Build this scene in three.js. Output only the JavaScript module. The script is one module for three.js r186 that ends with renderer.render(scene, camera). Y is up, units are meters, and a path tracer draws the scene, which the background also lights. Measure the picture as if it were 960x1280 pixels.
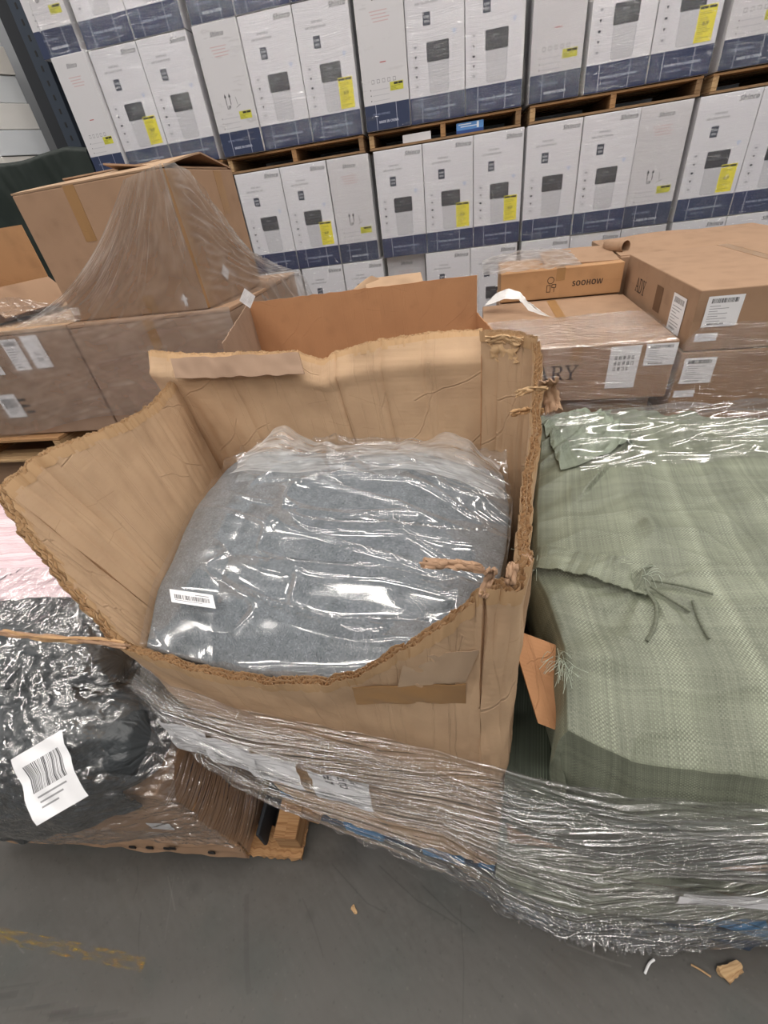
import * as THREE from 'three';
import { RoundedBoxGeometry } from 'three/addons/geometries/RoundedBoxGeometry.js';
import { mergeGeometries } from 'three/addons/utils/BufferGeometryUtils.js';
import { RectAreaLightUniformsLib } from 'three/addons/lights/RectAreaLightUniformsLib.js';
import { createNoise2D } from 'simplex-noise';

// ---------------------------------------------------------------- camera, light, exposure
RectAreaLightUniformsLib.init();
const scene = new THREE.Scene();
scene.background = new THREE.Color(0x1b1c1e);
const renderer = new THREE.WebGLRenderer({ antialias: true });
renderer.toneMapping = THREE.LinearToneMapping;
renderer.toneMappingExposure = 1.0;
renderer.shadowMap.enabled = true;
const D = Math.PI / 180;
const camera = new THREE.PerspectiveCamera(2 * Math.atan(640 / 540) / D, 960 / 1280, 0.02, 60);
camera.rotation.order = 'YXZ';
camera.position.set(0, 1.58, 0);
camera.rotation.set(-36.2 * D, 0, -8.57 * D);
const LAMP = { color: 0xfff9f2, intensity: 51, glow: 19, w: 1.5, d: 0.18, y: 7.2 };
const LAMP_SPOTS = [];
for (const z of [-6.2, -3.2, -0.2, 2.8, 5.8]) for (const x of [-7.8, -5.2, -2.6, 0, 2.6, 5.2, 7.8]) if (z > -5.6 + 0.2126 * x) LAMP_SPOTS.push([x + 0.5, z]);

// ---------------------------------------------------------------- helpers
function mulberry(a) { return () => { a |= 0; a = (a + 0x6d2b79f5) | 0; let t = Math.imul(a ^ (a >>> 15), 1 | a); t = (t + Math.imul(t ^ (t >>> 7), 61 | t)) ^ t; return ((t ^ (t >>> 14)) >>> 0) / 4294967296; }; }
const rand = mulberry(20240611);
const rr = (a, b) => a + (b - a) * rand();
const n2 = createNoise2D(mulberry(7)), n2b = createNoise2D(mulberry(91));
const fbm = (x, y, o = 4) => { let s = 0, a = 0.5; for (let i = 0; i < o; i++) { s += a * n2(x, y); x = x * 2.03 + 7.1; y = y * 2.03 - 3.7; a *= 0.5; } return s; };
const ridge = (x, y) => 1 - Math.abs(n2(x, y));
const clamp = (x, a = 0, b = 1) => Math.min(b, Math.max(a, x));
const smooth = (a, b, x) => { const t = clamp((x - a) / (b - a)); return t * t * (3 - 2 * t); };
const lerp = (a, b, t) => a + (b - a) * t;
const V = (x, y, z) => new THREE.Vector3(x, y, z);
const used = {};
function numbered(name) { const k = used[name] = (used[name] ?? -1) + 1; return k ? `${name}_${String(k).padStart(3, '0')}` : name; }
function shadows(o) { o.traverse((m) => { if (m.isMesh) { m.castShadow = true; m.receiveShadow = true; } }); return o; }
function thing(name, label, category, pos = [0, 0, 0], turn = 0, group) {
  const o = new THREE.Group(); o.name = numbered(name); scene.add(o);
  o.position.set(...pos); o.rotation.y = turn; o.userData = { label, category };
  if (group) o.userData.group = group;
  return o;
}
function part(name, geo, mat, parent, label) {
  const m = new THREE.Mesh(geo, mat); m.name = name; m.castShadow = m.receiveShadow = true; parent.add(m);
  if (label) m.userData.label = label;
  return m;
}
function solo(name, geo, mat, label, category, group) {
  const m = new THREE.Mesh(geo, mat); m.name = numbered(name); m.castShadow = m.receiveShadow = true; scene.add(m);
  m.userData = { label, category }; if (group) m.userData.group = group;
  return m;
}
function struct(name, geo, mat) { const m = new THREE.Mesh(geo, mat); m.name = name; m.userData.kind = 'structure'; m.castShadow = m.receiveShadow = true; scene.add(m); return m; }
function copyOf(proto, name, label, group, pos, turn = 0) {
  const c = proto.clone(); c.name = numbered(name); c.userData = { ...proto.userData, label }; if (group) c.userData.group = group; else delete c.userData.group;
  c.position.set(...pos); c.rotation.y = turn; scene.add(c); return c;
}
// uv in metres from positions, by the way each triangle faces
function metric(g) {
  g = g.index ? g.toNonIndexed() : g;
  const p = g.attributes.position, uv = new Float32Array(p.count * 2), a = V(), b = V(), c = V();
  for (let i = 0; i < p.count; i += 3) {
    a.fromBufferAttribute(p, i); b.fromBufferAttribute(p, i + 1); c.fromBufferAttribute(p, i + 2);
    const n = b.clone().sub(a).cross(c.clone().sub(a)), ax = Math.abs(n.x), ay = Math.abs(n.y), az = Math.abs(n.z);
    for (let k = 0; k < 3; k++) {
      const q = [a, b, c][k];
      const t = ax > ay && ax > az ? [q.z, q.y] : ay > az ? [q.x, q.z] : [q.x, q.y];
      uv[(i + k) * 2] = t[0]; uv[(i + k) * 2 + 1] = t[1];
    }
  }
  g.setAttribute('uv', new THREE.BufferAttribute(uv, 2));
  return g;
}
function box(w, h, d, x = 0, y = 0, z = 0, r = 0.004) { const g = metric(new RoundedBoxGeometry(w, h, d, 1, Math.min(r, w / 3, h / 3, d / 3))); g.translate(x, y, z); return g; }
function plain(w, h, d, x = 0, y = 0, z = 0) { const g = metric(new THREE.BoxGeometry(w, h, d)); g.translate(x, y, z); return g; }
// a single sheet: fn(u, v) -> [x, y, z]
function sheet(fn, nu, nv, uvs = (u, v) => [u, v]) {
  const pos = [], uv = [], idx = [];
  for (let j = 0; j <= nv; j++) for (let i = 0; i <= nu; i++) { pos.push(...fn(i / nu, j / nv)); uv.push(...uvs(i / nu, j / nv)); }
  for (let j = 0; j < nv; j++) for (let i = 0; i < nu; i++) { const a = j * (nu + 1) + i, b = a + 1, c = a + nu + 1, d = c + 1; idx.push(a, c, b, b, c, d); }
  const g = new THREE.BufferGeometry();
  g.setAttribute('position', new THREE.Float32BufferAttribute(pos, 3)); g.setAttribute('uv', new THREE.Float32BufferAttribute(uv, 2)); g.setIndex(idx); g.computeVertexNormals();
  return g;
}
// a board with thickness bent along fn
function slab(fn, nu, nv, t, uvs) {
  const mid = sheet(fn, nu, nv, uvs), p = mid.attributes.position, n = mid.attributes.normal, uv = mid.attributes.uv, N = p.count;
  const pos = [], tex = [], idx = [];
  for (const s of [0.5, -0.5]) for (let i = 0; i < N; i++) { pos.push(p.getX(i) + n.getX(i) * t * s, p.getY(i) + n.getY(i) * t * s, p.getZ(i) + n.getZ(i) * t * s); tex.push(uv.getX(i), uv.getY(i)); }
  const m = mid.index.array;
  for (let i = 0; i < m.length; i += 3) { idx.push(m[i], m[i + 1], m[i + 2]); idx.push(m[i] + N, m[i + 2] + N, m[i + 1] + N); }
  const front = new THREE.BufferGeometry();
  front.setAttribute('position', new THREE.Float32BufferAttribute(pos, 3)); front.setAttribute('uv', new THREE.Float32BufferAttribute(tex, 2)); front.setIndex(idx); front.computeVertexNormals();
  const rim = [], e = [], at = (i, s) => [pos[(i + s * N) * 3], pos[(i + s * N) * 3 + 1], pos[(i + s * N) * 3 + 2]];
  for (let i = 0; i <= nu; i++) e.push(i); for (let j = 1; j <= nv; j++) e.push(j * (nu + 1) + nu);
  for (let i = nu - 1; i >= 0; i--) e.push(nv * (nu + 1) + i); for (let j = nv - 1; j >= 1; j--) e.push(j * (nu + 1));
  const ruv = [];
  e.forEach((a, k) => { const b = e[(k + 1) % e.length]; rim.push(...at(a, 0), ...at(b, 0), ...at(a, 1), ...at(b, 0), ...at(b, 1), ...at(a, 1)); for (const [q, s] of [[a, 0], [b, 0], [a, 1], [b, 0], [b, 1], [a, 1]]) ruv.push(tex[q * 2] + s * t, tex[q * 2 + 1]); });
  const r = new THREE.BufferGeometry(); r.setAttribute('position', new THREE.Float32BufferAttribute(rim, 3)); r.setAttribute('uv', new THREE.Float32BufferAttribute(ruv, 2)); r.computeVertexNormals();
  return mergeGeometries([front.toNonIndexed(), r]);
}
function tube(points, r, seg = 24, closed = false, rad = 6) { return new THREE.TubeGeometry(new THREE.CatmullRomCurve3(points.map((p) => V(...p))), seg, r, rad, closed); }
function path(list) { // polyline by fraction of length
  const L = [0]; for (let i = 1; i < list.length; i++) L.push(L[i - 1] + Math.hypot(...list[i].map((c, k) => c - list[i - 1][k])));
  return Object.assign((s) => { const d = clamp(s) * L.at(-1); let i = 1; while (i < L.length - 1 && L[i] < d) i++; const t = (d - L[i - 1]) / (L[i] - L[i - 1] || 1); return list[i].map((c, k) => lerp(list[i - 1][k], c, t)); }, { total: L.at(-1) });
}

// ---------------------------------------------------------------- textures
function canvas(w, h, draw, repeat, srgb = true) {
  const c = document.createElement('canvas'); c.width = w; c.height = h; const g = c.getContext('2d'); draw(g, w, h);
  const t = new THREE.CanvasTexture(c); if (srgb) t.colorSpace = THREE.SRGBColorSpace;
  if (repeat) { t.wrapS = t.wrapT = THREE.RepeatWrapping; t.repeat.set(...repeat); }
  return t;
}
function data(w, h, f, repeat, srgb = false, wrap = THREE.RepeatWrapping) {
  const a = new Uint8Array(w * h * 4);
  for (let y = 0; y < h; y++) for (let x = 0; x < w; x++) { const v = f(x / w, y / h), k = (y * w + x) * 4; const c = Array.isArray(v) ? v : [v, v, v]; for (let i = 0; i < 3; i++) a[k + i] = clamp(c[i]) * 255; a[k + 3] = 255; }
  const t = new THREE.DataTexture(a, w, h); t.magFilter = t.minFilter = THREE.LinearFilter; t.wrapS = t.wrapT = wrap; if (repeat) t.repeat.set(...repeat); if (srgb) t.colorSpace = THREE.SRGBColorSpace; t.needsUpdate = true;
  return t;
}
// noise that repeats over the unit square
function tile(u, v, fu, fv, o = 3) { let s = 0, a = 0.55; for (let i = 0; i < o; i++) { const A = u * 2 * Math.PI, B = v * 2 * Math.PI, p = fu / 6.2832, q = fv / 6.2832; s += a * 0.5 * (n2(Math.cos(A) * p + 11 * i + Math.cos(B) * q * 0.7, Math.sin(A) * p + Math.sin(B) * q) + n2b(Math.sin(A) * p - Math.sin(B) * q * 0.8 - 5 * i, Math.cos(B) * q - Math.cos(A) * p)); fu *= 2.1; fv *= 2.1; a *= 0.5; } return s; }
const kraftMap = canvas(1024, 1024, (g, w, h) => {
  g.fillStyle = '#f2f0ee'; g.fillRect(0, 0, w, h);
  const r = mulberry(3);
  for (let i = 0; i < 160; i++) { const x = r() * w, y = r() * h, s = 20 + r() * 90; for (const [dx, dy] of [[0, 0], [w, 0], [-w, 0], [0, h], [0, -h]]) { const q = g.createRadialGradient(x + dx, y + dy, 0, x + dx, y + dy, s); const c = r() < 0.5 ? '150,140,130' : '255,252,248'; q.addColorStop(0, `rgba(${c},0.10)`); q.addColorStop(1, `rgba(${c},0)`); g.fillStyle = q; g.fillRect(x + dx - s, y + dy - s, 2 * s, 2 * s); } }
  for (let i = 0; i < 9000; i++) { const x = r() * w, y = r() * h, a = r() * 6.3, l = 2 + r() * 7; g.strokeStyle = r() < 0.55 ? `rgba(120,100,80,${0.05 + r() * 0.12})` : `rgba(255,250,240,${0.05 + r() * 0.15})`; g.lineWidth = 0.6; g.beginPath(); g.moveTo(x, y); g.lineTo(x + Math.cos(a) * l, y + Math.sin(a) * l); g.stroke(); }
  for (let i = 0; i < 26; i++) { const x = r() * w, y = r() * h, l = 30 + r() * 160, a = (r() - 0.5) * 0.7 + (r() < 0.5 ? 1.57 : 0); g.strokeStyle = `rgba(${r() < 0.5 ? '255,244,225' : '110,88,66'},0.16)`; g.lineWidth = 0.8 + r() * 1.6; g.beginPath(); g.moveTo(x, y); g.lineTo(x + Math.cos(a) * l, y + Math.sin(a) * l); g.stroke(); }
}, [1 / 0.7, 1 / 0.7]);
const fluteBump = canvas(512, 512, (g, w, h) => {
  g.fillStyle = '#808080'; g.fillRect(0, 0, w, h); const r = mulberry(5);
  for (let x = 0; x < 64; x++) { const q = g.createLinearGradient(x * 8, 0, x * 8 + 8, 0); q.addColorStop(0, 'rgba(110,110,110,.6)'); q.addColorStop(0.5, 'rgba(150,150,150,.6)'); q.addColorStop(1, 'rgba(110,110,110,.6)'); g.fillStyle = q; g.fillRect(x * 8, 0, 8, h); }
  for (let i = 0; i < 3000; i++) { g.fillStyle = `rgba(${r() < 0.5 ? 0 : 255},${r() < 0.5 ? 0 : 255},0,0.05)`; g.fillStyle = r() < 0.5 ? 'rgba(0,0,0,.06)' : 'rgba(255,255,255,.06)'; g.fillRect(r() * w, r() * h, 2 + r() * 12, 2 + r() * 6); }
}, [1 / 0.5, 1 / 0.5], false);
const creaseBump = canvas(1024, 1024, (g, w, h) => { // crush creases of handled board
  g.fillStyle = '#808080'; g.fillRect(0, 0, w, h); const r = mulberry(17);
  for (let i = 0; i < 20; i++) { // flute lines pressed in, upright
    const x = r() * w; g.strokeStyle = `rgba(${r() < 0.6 ? '40,40,40' : '215,215,215'},${0.25 + r() * 0.5})`; g.lineWidth = 1.5 + r() * 3; g.beginPath(); g.moveTo(x, 0); for (let y = 0; y <= h; y += 64) g.lineTo(x + (r() - 0.5) * 5, y); g.stroke();
  }
  for (let i = 0; i < 16; i++) { let x = r() * w, y = r() * h, a = r() * 6.28; const k = 4 + r() * 7 | 0; for (const [c, o, lw] of [['225,225,225', 0, 4], ['30,30,30', 4, 3]]) { const r2 = mulberry(100 + i); let X = x + o, Y = y + o, A = a; g.strokeStyle = `rgba(${c},0.5)`; g.lineWidth = lw; g.beginPath(); g.moveTo(X, Y); for (let j = 0; j < k; j++) { A += (r2() - 0.5) * 0.7; X += Math.cos(A) * 38; Y += Math.sin(A) * 38; g.lineTo(X, Y); } g.stroke(); } }
  for (let i = 0; i < 128; i++) { g.fillStyle = i % 2 ? 'rgba(255,255,255,.05)' : 'rgba(0,0,0,.05)'; g.fillRect(0, i * 8, w, 4); }
}, [1 / 0.9, 1 / 0.9], false);
const woodMap = canvas(512, 512, (g, w, h) => {
  g.fillStyle = '#ece6dc'; g.fillRect(0, 0, w, h); const r = mulberry(23);
  for (let i = 0; i < 260; i++) { const y = r() * h; g.strokeStyle = `rgba(${r() < 0.6 ? '120,84,50' : '255,240,215'},${0.06 + r() * 0.2})`; g.lineWidth = 0.6 + r() * 3; g.beginPath(); g.moveTo(0, y); for (let x = 0; x <= w; x += 32) g.lineTo(x, y + Math.sin(x * 0.02 + i) * 4 + (r() - 0.5) * 2); g.stroke(); }
  for (let i = 0; i < 7; i++) { const x = r() * w, y = r() * h; g.strokeStyle = 'rgba(90,56,30,.5)'; for (let k = 1; k < 4; k++) { g.lineWidth = 1.2; g.beginPath(); g.ellipse(x, y, k * 6, k * 3, 0, 0, 6.3); g.stroke(); } }
}, [1 / 0.5, 1 / 0.5]);
const line1 = (v, f, k) => n2(Math.cos(v * 6.2832) * f / 6.2832 + k, Math.sin(v * 6.2832) * f / 6.2832 - k); // repeats over v
const streak = data(512, 512, (u, v) => { // stretch lines of film, along u: nearly straight, swelling and dying away
  const w = v + 0.012 * Math.sin(u * 6.2832) + 0.012 * tile(u, v, 2, 5, 1), a = 1 - Math.abs(line1(w, 22, 3) + 0.12 * tile(u, v, 2, 20, 1)) * 2, b = 1 - Math.abs(line1(w, 46, 9) + 0.12 * tile(u, v, 3, 40, 1)) * 2, k = clamp(0.75 + 1.2 * tile(u, v, 3, 24, 1), 0.3, 1);
  return 0.05 + 0.66 * clamp(a) * k + 0.24 * clamp(b);
}, [1 / 0.5, 1 / 0.5]);
const filmRough = data(256, 256, (u, v) => 0.55 + 0.55 * tile(u, v, 3, 24, 3) + 0.2 * tile(u, v, 9, 9, 2), [1 / 0.7, 1 / 0.7]);
const folds = data(256, 256, (u, v) => { const a = 1 - Math.abs(tile(u, v, 3, 7, 1)) * 2.2; return 0.1 + 0.8 * clamp(a); }, [1 / 0.8, 1 / 0.8]);
const crumpleBig = data(512, 512, (u, v) => { const a = 1 - Math.abs(tile(u, v, 9, 9, 2)) * 2.4, b = 1 - Math.abs(tile(u + 0.4, v + 0.1, 22, 30, 2)) * 3; return 0.1 + 0.6 * clamp(a) + 0.12 * clamp(b); }, [1 / 0.7, 1 / 0.7]);
const crumple = data(512, 512, (u, v) => { const a = 1 - Math.abs(tile(u, v, 14, 14, 2)) * 3, b = 1 - Math.abs(tile(u + 0.5, v + 0.2, 30, 26, 2)) * 3; return 0.5 * clamp(a) + 0.35 * clamp(b) + 0.1; }, [1 / 0.45, 1 / 0.45]);

// ---------------------------------------------------------------- materials
const std = (o) => new THREE.MeshStandardMaterial({ roughness: 0.85, metalness: 0, ...o });
const kraft = (hex, bump = fluteBump, s = 0.0002) => std({ color: hex, map: kraftMap, bumpMap: bump, bumpScale: s, roughness: 0.82 });
const M = {
  kraft: kraft(0xad8d72), kraftWarm: kraft(0xc0956b), kraftDull: kraft(0xa88d78), kraftPale: kraft(0xb99b7e),
  inner: kraft(0xc9aa8a, creaseBump, 0.004), innerWarm: kraft(0xc8946a, creaseBump, 0.0025), torn: std({ color: 0xb8946c, roughness: 0.95, side: THREE.DoubleSide }), tornPale: std({ color: 0xcfae86, roughness: 0.95, side: THREE.DoubleSide }),
  tape: new THREE.MeshPhysicalMaterial({ color: 0xab8457, roughness: 0.3, clearcoat: 0.4, clearcoatRoughness: 0.2, map: kraftMap }),
  liner: std({ color: 0xbb9973, roughness: 0.9, side: THREE.DoubleSide }),
  clearTape: new THREE.MeshPhysicalMaterial({ color: 0xbfa58a, roughness: 0.22, clearcoat: 0.5, clearcoatRoughness: 0.15, map: kraftMap }),
  wood: std({ color: 0xb8926a, map: woodMap }), woodPale: std({ color: 0xcdb08a, map: woodMap }), woodGrey: std({ color: 0x9a7f63, map: woodMap }), woodBlue: std({ color: 0x2f7fc0, map: woodMap }), woodBlueDark: std({ color: 0x3d4f6b, map: woodMap }),
  white: std({ color: 0xe9e8ec, roughness: 0.55 }), navy: std({ color: 0x2a3a63, roughness: 0.5 }), paper: std({ color: 0xe6e6ea, roughness: 0.7 }),
  steel: std({ color: 0x39424f, roughness: 0.55, metalness: 0.3 }), steelDark: std({ color: 0x23272d, roughness: 0.7 }),
  tarp: std({ color: 0x1b2622, roughness: 0.65 }), black: std({ color: 0x17181a, roughness: 0.5 }),
};
const cloudRough = data(256, 256, (u, v) => 0.6 + 0.5 * tile(u, v, 4, 7, 2), [1 / 0.9, 1 / 0.9]);
const film = (rough, ior, bumpScale, bump = streak, tint = 0xffffff, map = filmRough) => new THREE.MeshPhysicalMaterial({ color: tint, transmission: 1, thickness: 0, roughness: rough, roughnessMap: map, ior, bumpMap: bump, bumpScale, side: THREE.DoubleSide });
const F = { clear: film(0.15, 1.8, 0.0035), wrap: film(0.24, 2.33, 0.012), veil: film(0.27, 2.33, 0.012), milky: film(0.8, 1.7, 0.003, folds, 0xf2f2f2, cloudRough), bag: film(0.22, 2.0, 0.0002, folds), mouth: film(1, 1.9, 0.004, folds), line: film(0.16, 2.2, 0.006), crushed: film(0.3, 2.33, 0.01, crumpleBig) };

// ---------------------------------------------------------------- the room
const concrete = canvas(2048, 2048, (g, w, h) => { // 4 m square laid from (-2,-2.6)
  g.fillStyle = '#4e4c49'; g.fillRect(0, 0, w, h); const r = mulberry(41);  // base grey lowered evenly to make up for an absent cast shadow
  const blot = (x, y, s, c, a) => { const q = g.createRadialGradient(x, y, 0, x, y, s); q.addColorStop(0, `rgba(${c},${a})`); q.addColorStop(1, `rgba(${c},0)`); g.fillStyle = q; g.fillRect(x - s, y - s, 2 * s, 2 * s); };
  for (let i = 0; i < 900; i++) blot(r() * w, r() * h, 8 + r() * 60, ['36,35,33', '88,85,80', '72,66,60', '62,68,65'][r() * 4 | 0], 0.1 + r() * 0.32);
  for (let i = 0; i < 26000; i++) { g.fillStyle = `rgba(${r() < 0.6 ? '28,27,26' : '120,116,110'},${0.05 + r() * 0.16})`; g.fillRect(r() * w, r() * h, 1 + r() * 2, 1 + r() * 2); }
  for (let i = 0; i < 420; i++) { const x = r() * w, y = r() * h, a = 0.9 + (r() - 0.5) * 1.3, l = 10 + r() * 90; g.strokeStyle = `rgba(${r() < 0.7 ? '38,36,34' : '150,146,140'},${0.05 + r() * 0.16})`; g.lineWidth = 0.6 + r() * 2.2; g.beginPath(); g.moveTo(x, y); g.quadraticCurveTo(x + Math.cos(a) * l * 0.5 + (r() - 0.5) * 20, y + Math.sin(a) * l * 0.5, x + Math.cos(a) * l, y + Math.sin(a) * l); g.stroke(); }
  const px = (x, z) => [(x + 2) / 4 * w, (z + 2.6) / 4 * h];
  const line = (pts, lw, c) => { g.strokeStyle = c; g.lineWidth = lw; g.beginPath(); pts.forEach((p, i) => { const q = px(...p); i ? g.lineTo(...q) : g.moveTo(...q); }); g.stroke(); };
  line([[0.046, -0.309], [0.03, -0.2], [0.001, -0.09], [-0.03, 0.2], [-0.1, 0.9]], 1, 'rgba(30,29,28,.3)');
  line([[-0.56, -0.4], [-0.55, -0.33], [-0.535, -0.25], [-0.52, -0.2]], 7, 'rgba(30,28,27,.12)');
  line([[-0.31, -0.44], [-0.21, -0.34], [-0.16, -0.315]], 1.6, 'rgba(30,28,27,.25)'); line([[-0.17, -0.42], [-0.07, -0.33], [0.03, -0.27]], 1.6, 'rgba(30,28,27,.25)'); line([[-0.05, -0.36], [0.02, -0.29], [0.07, -0.25]], 1.8, 'rgba(30,28,27,.25)');
  // skid marks of truck wheels
  for (const z of [-0.2, -0.12, 0.06]) for (let k = 0; k < 70; k++) { const x = -2 + r() * 1.4, q = px(x, z + (r() - 0.5) * 0.03 + (x + 1) * 0.24); g.fillStyle = `rgba(34,32,31,${0.05 + r() * 0.12})`; g.fillRect(q[0], q[1], 20 + r() * 90, 2 + r() * 6); }
});
{
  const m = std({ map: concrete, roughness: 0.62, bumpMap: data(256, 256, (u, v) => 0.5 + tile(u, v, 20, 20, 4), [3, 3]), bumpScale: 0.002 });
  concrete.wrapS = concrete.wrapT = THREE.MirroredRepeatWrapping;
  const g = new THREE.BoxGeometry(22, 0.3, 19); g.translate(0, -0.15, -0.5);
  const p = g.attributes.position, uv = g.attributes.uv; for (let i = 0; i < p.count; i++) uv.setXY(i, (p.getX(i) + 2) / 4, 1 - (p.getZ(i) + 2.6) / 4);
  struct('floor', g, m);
  const wallM = std({ color: 0x96999d, roughness: 0.9 }), ceilM = std({ color: 0x707377, roughness: 0.9 });
  struct('ceiling', plain(22, 0.3, 19, 0, 8.15, -0.5), ceilM);
  struct('wall_left', plain(0.3, 8, 19, -10.85, 4, -0.5), wallM); struct('wall_right', plain(0.3, 8, 19, 10.85, 4, -0.5), wallM);
  { const g = plain(23, 8, 0.3, 0, 4, 0); g.rotateY(-12 * D); g.translate(0.27, 0, -6.73); struct('wall_back', g, wallM); } struct('wall_front', plain(21.4, 8, 0.3, 0, 4, 8.85), wallM);
}
{ // lamps
  const glow = std({ color: 0x111111, emissive: LAMP.color, emissiveIntensity: LAMP.glow }), shell = std({ color: 0xd8d8d8, roughness: 0.5 });
  const housing = box(LAMP.w + 0.06, 0.07, LAMP.d + 0.06, 0, 0.045, 0), lens = plain(LAMP.w, 0.012, LAMP.d), rod = new THREE.CylinderGeometry(0.006, 0.006, 0.8, 6);
  LAMP_SPOTS.forEach(([x, z], i) => {
    const t = thing('panel_lamp', 'wide white panel lamp hanging in rows below the warehouse ceiling', 'lamp', [x, LAMP.y, z], 0, 'panel lamps in rows under the ceiling');
    part('housing', housing, shell, t); part('lamp_lens', lens, glow, t).castShadow = false;
    for (const s of [-0.6, 0.6]) part('hanging_rod', rod, shell, t).position.set(s, 0.44, 0);
    const l = new THREE.RectAreaLight(LAMP.color, LAMP.intensity, LAMP.w, LAMP.d); l.name = 'lamp_light'; l.position.set(0, -0.012, 0); l.rotation.x = -Math.PI / 2; t.add(l);
  });
}

// ---------------------------------------------------------------- lettering and labels
function bars(g, x, y, w, h, r, c = '#26262a') { let p = x; while (p < x + w) { const b = 1 + (r() * 4 | 0); g.fillStyle = c; g.fillRect(p, y, b, h); p += b + 1 + (r() * 4 | 0); } }
function glyph(g, x, y, s, r) { // one brush character of a few strokes
  g.lineWidth = s * 0.11; const k = 2 + (r() * 3 | 0);
  for (let i = 0; i < k; i++) { const q = y + s * (0.12 + 0.76 * i / (k - 1)); g.beginPath(); g.moveTo(x + s * (0.06 + r() * 0.2), q); g.lineTo(x + s * (0.75 + r() * 0.2), q + s * (r() - 0.5) * 0.08); g.stroke(); }
  for (let i = 0; i < 2; i++) { const q = x + s * (0.22 + 0.5 * i * (0.6 + r() * 0.5)); g.beginPath(); g.moveTo(q, y + s * r() * 0.2); g.lineTo(q + s * (r() - 0.5) * 0.3, y + s * 0.95); g.stroke(); }
}
const text = (g, t, x, y, size, o = '', c = '#33343a', f = 'sans-serif') => { g.fillStyle = c; g.font = `${o} ${size}px ${f}`; g.fillText(t, x, y); };
const wifi = (g, x, y, s) => { g.strokeStyle = '#7fa3d8'; g.lineWidth = s * 0.12; for (const k of [0.3, 0.6, 0.95]) { g.beginPath(); g.arc(x, y, s * k, -2.2, -0.9); g.stroke(); } };
const cartonFront = canvas(512, 960, (g, w, h) => {
  g.fillStyle = '#d6d6dc'; g.fillRect(0, 0, w, h);
  text(g, 'Shinco', 0.64 * w, 0.075 * h, 50, 'italic bold', '#4b4c52');
  text(g, 'PORTABLE', 0.3 * w, 0.15 * h, 22, 'bold', '#8f9097'); text(g, 'AIR CONDITIONER', 0.18 * w, 0.185 * h, 22, 'bold', '#8f9097');
  g.fillStyle = '#363c4c'; g.fillRect(0.3 * w, 0.235 * h, 0.125 * w, 0.085 * h); text(g, '8,000', 0.315 * w, 0.272 * h, 19, 'bold', '#d8dae0'); text(g, 'BTU', 0.325 * w, 0.302 * h, 21, 'bold', '#d8dae0');
  wifi(g, 0.82 * w, 0.41 * h, 34);
  for (let i = 0; i < 5; i++) { const x = 0.15 * w, y = (0.45 + 0.068 * i) * h; g.strokeStyle = '#a9abb3'; g.lineWidth = 2; g.strokeRect(x - 22, y - 22, 44, 44); g.fillStyle = i === 0 || i === 4 ? '#9a9ca5' : '#3c3f49'; g.beginPath(); if (i % 2) { g.moveTo(x - 11, y - 9); g.lineTo(x + 12, y - 9); g.lineTo(x, y + 12); } else g.ellipse(x, y, 13, 9, 0, 0, 6.3); g.fill(); }
  g.fillStyle = '#c2c3c9'; g.strokeStyle = '#9d9fa8'; g.lineWidth = 3; g.beginPath(); g.moveTo(0.36 * w, 0.46 * h); g.lineTo(0.72 * w, 0.46 * h); g.lineTo(0.71 * w, 0.765 * h); g.quadraticCurveTo(0.7 * w, 0.785 * h, 0.66 * w, 0.785 * h); g.lineTo(0.42 * w, 0.785 * h); g.quadraticCurveTo(0.38 * w, 0.785 * h, 0.375 * w, 0.76 * h); g.closePath(); g.fill(); g.stroke();
  g.fillStyle = '#3a3b42'; g.beginPath(); g.roundRect(0.345 * w, 0.43 * h, 0.385 * w, 0.135 * h, 10); g.fill();
  g.fillStyle = '#5b5d66'; g.fillRect(0.36 * w, 0.492 * h, 0.355 * w, 5); text(g, 'Shinco', 0.47 * w, 0.475 * h, 18, '', '#b9bac2');
  g.fillStyle = '#222f56'; g.fillRect(0, 0.8 * h, w, 0.2 * h); g.fillStyle = '#c9cddb'; for (const x of [0.22, 0.7]) g.fillRect(x * w, 0.8 * h, 4, 0.2 * h);
  text(g, 'PORTABLE AIR CONDITIONER', 0.25 * w, 0.905 * h, 21, 'bold', '#aab2c9'); text(g, 'MODEL SPF2-08C', 0.3 * w, 0.945 * h, 16, '', '#8f99b8');
});
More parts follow.
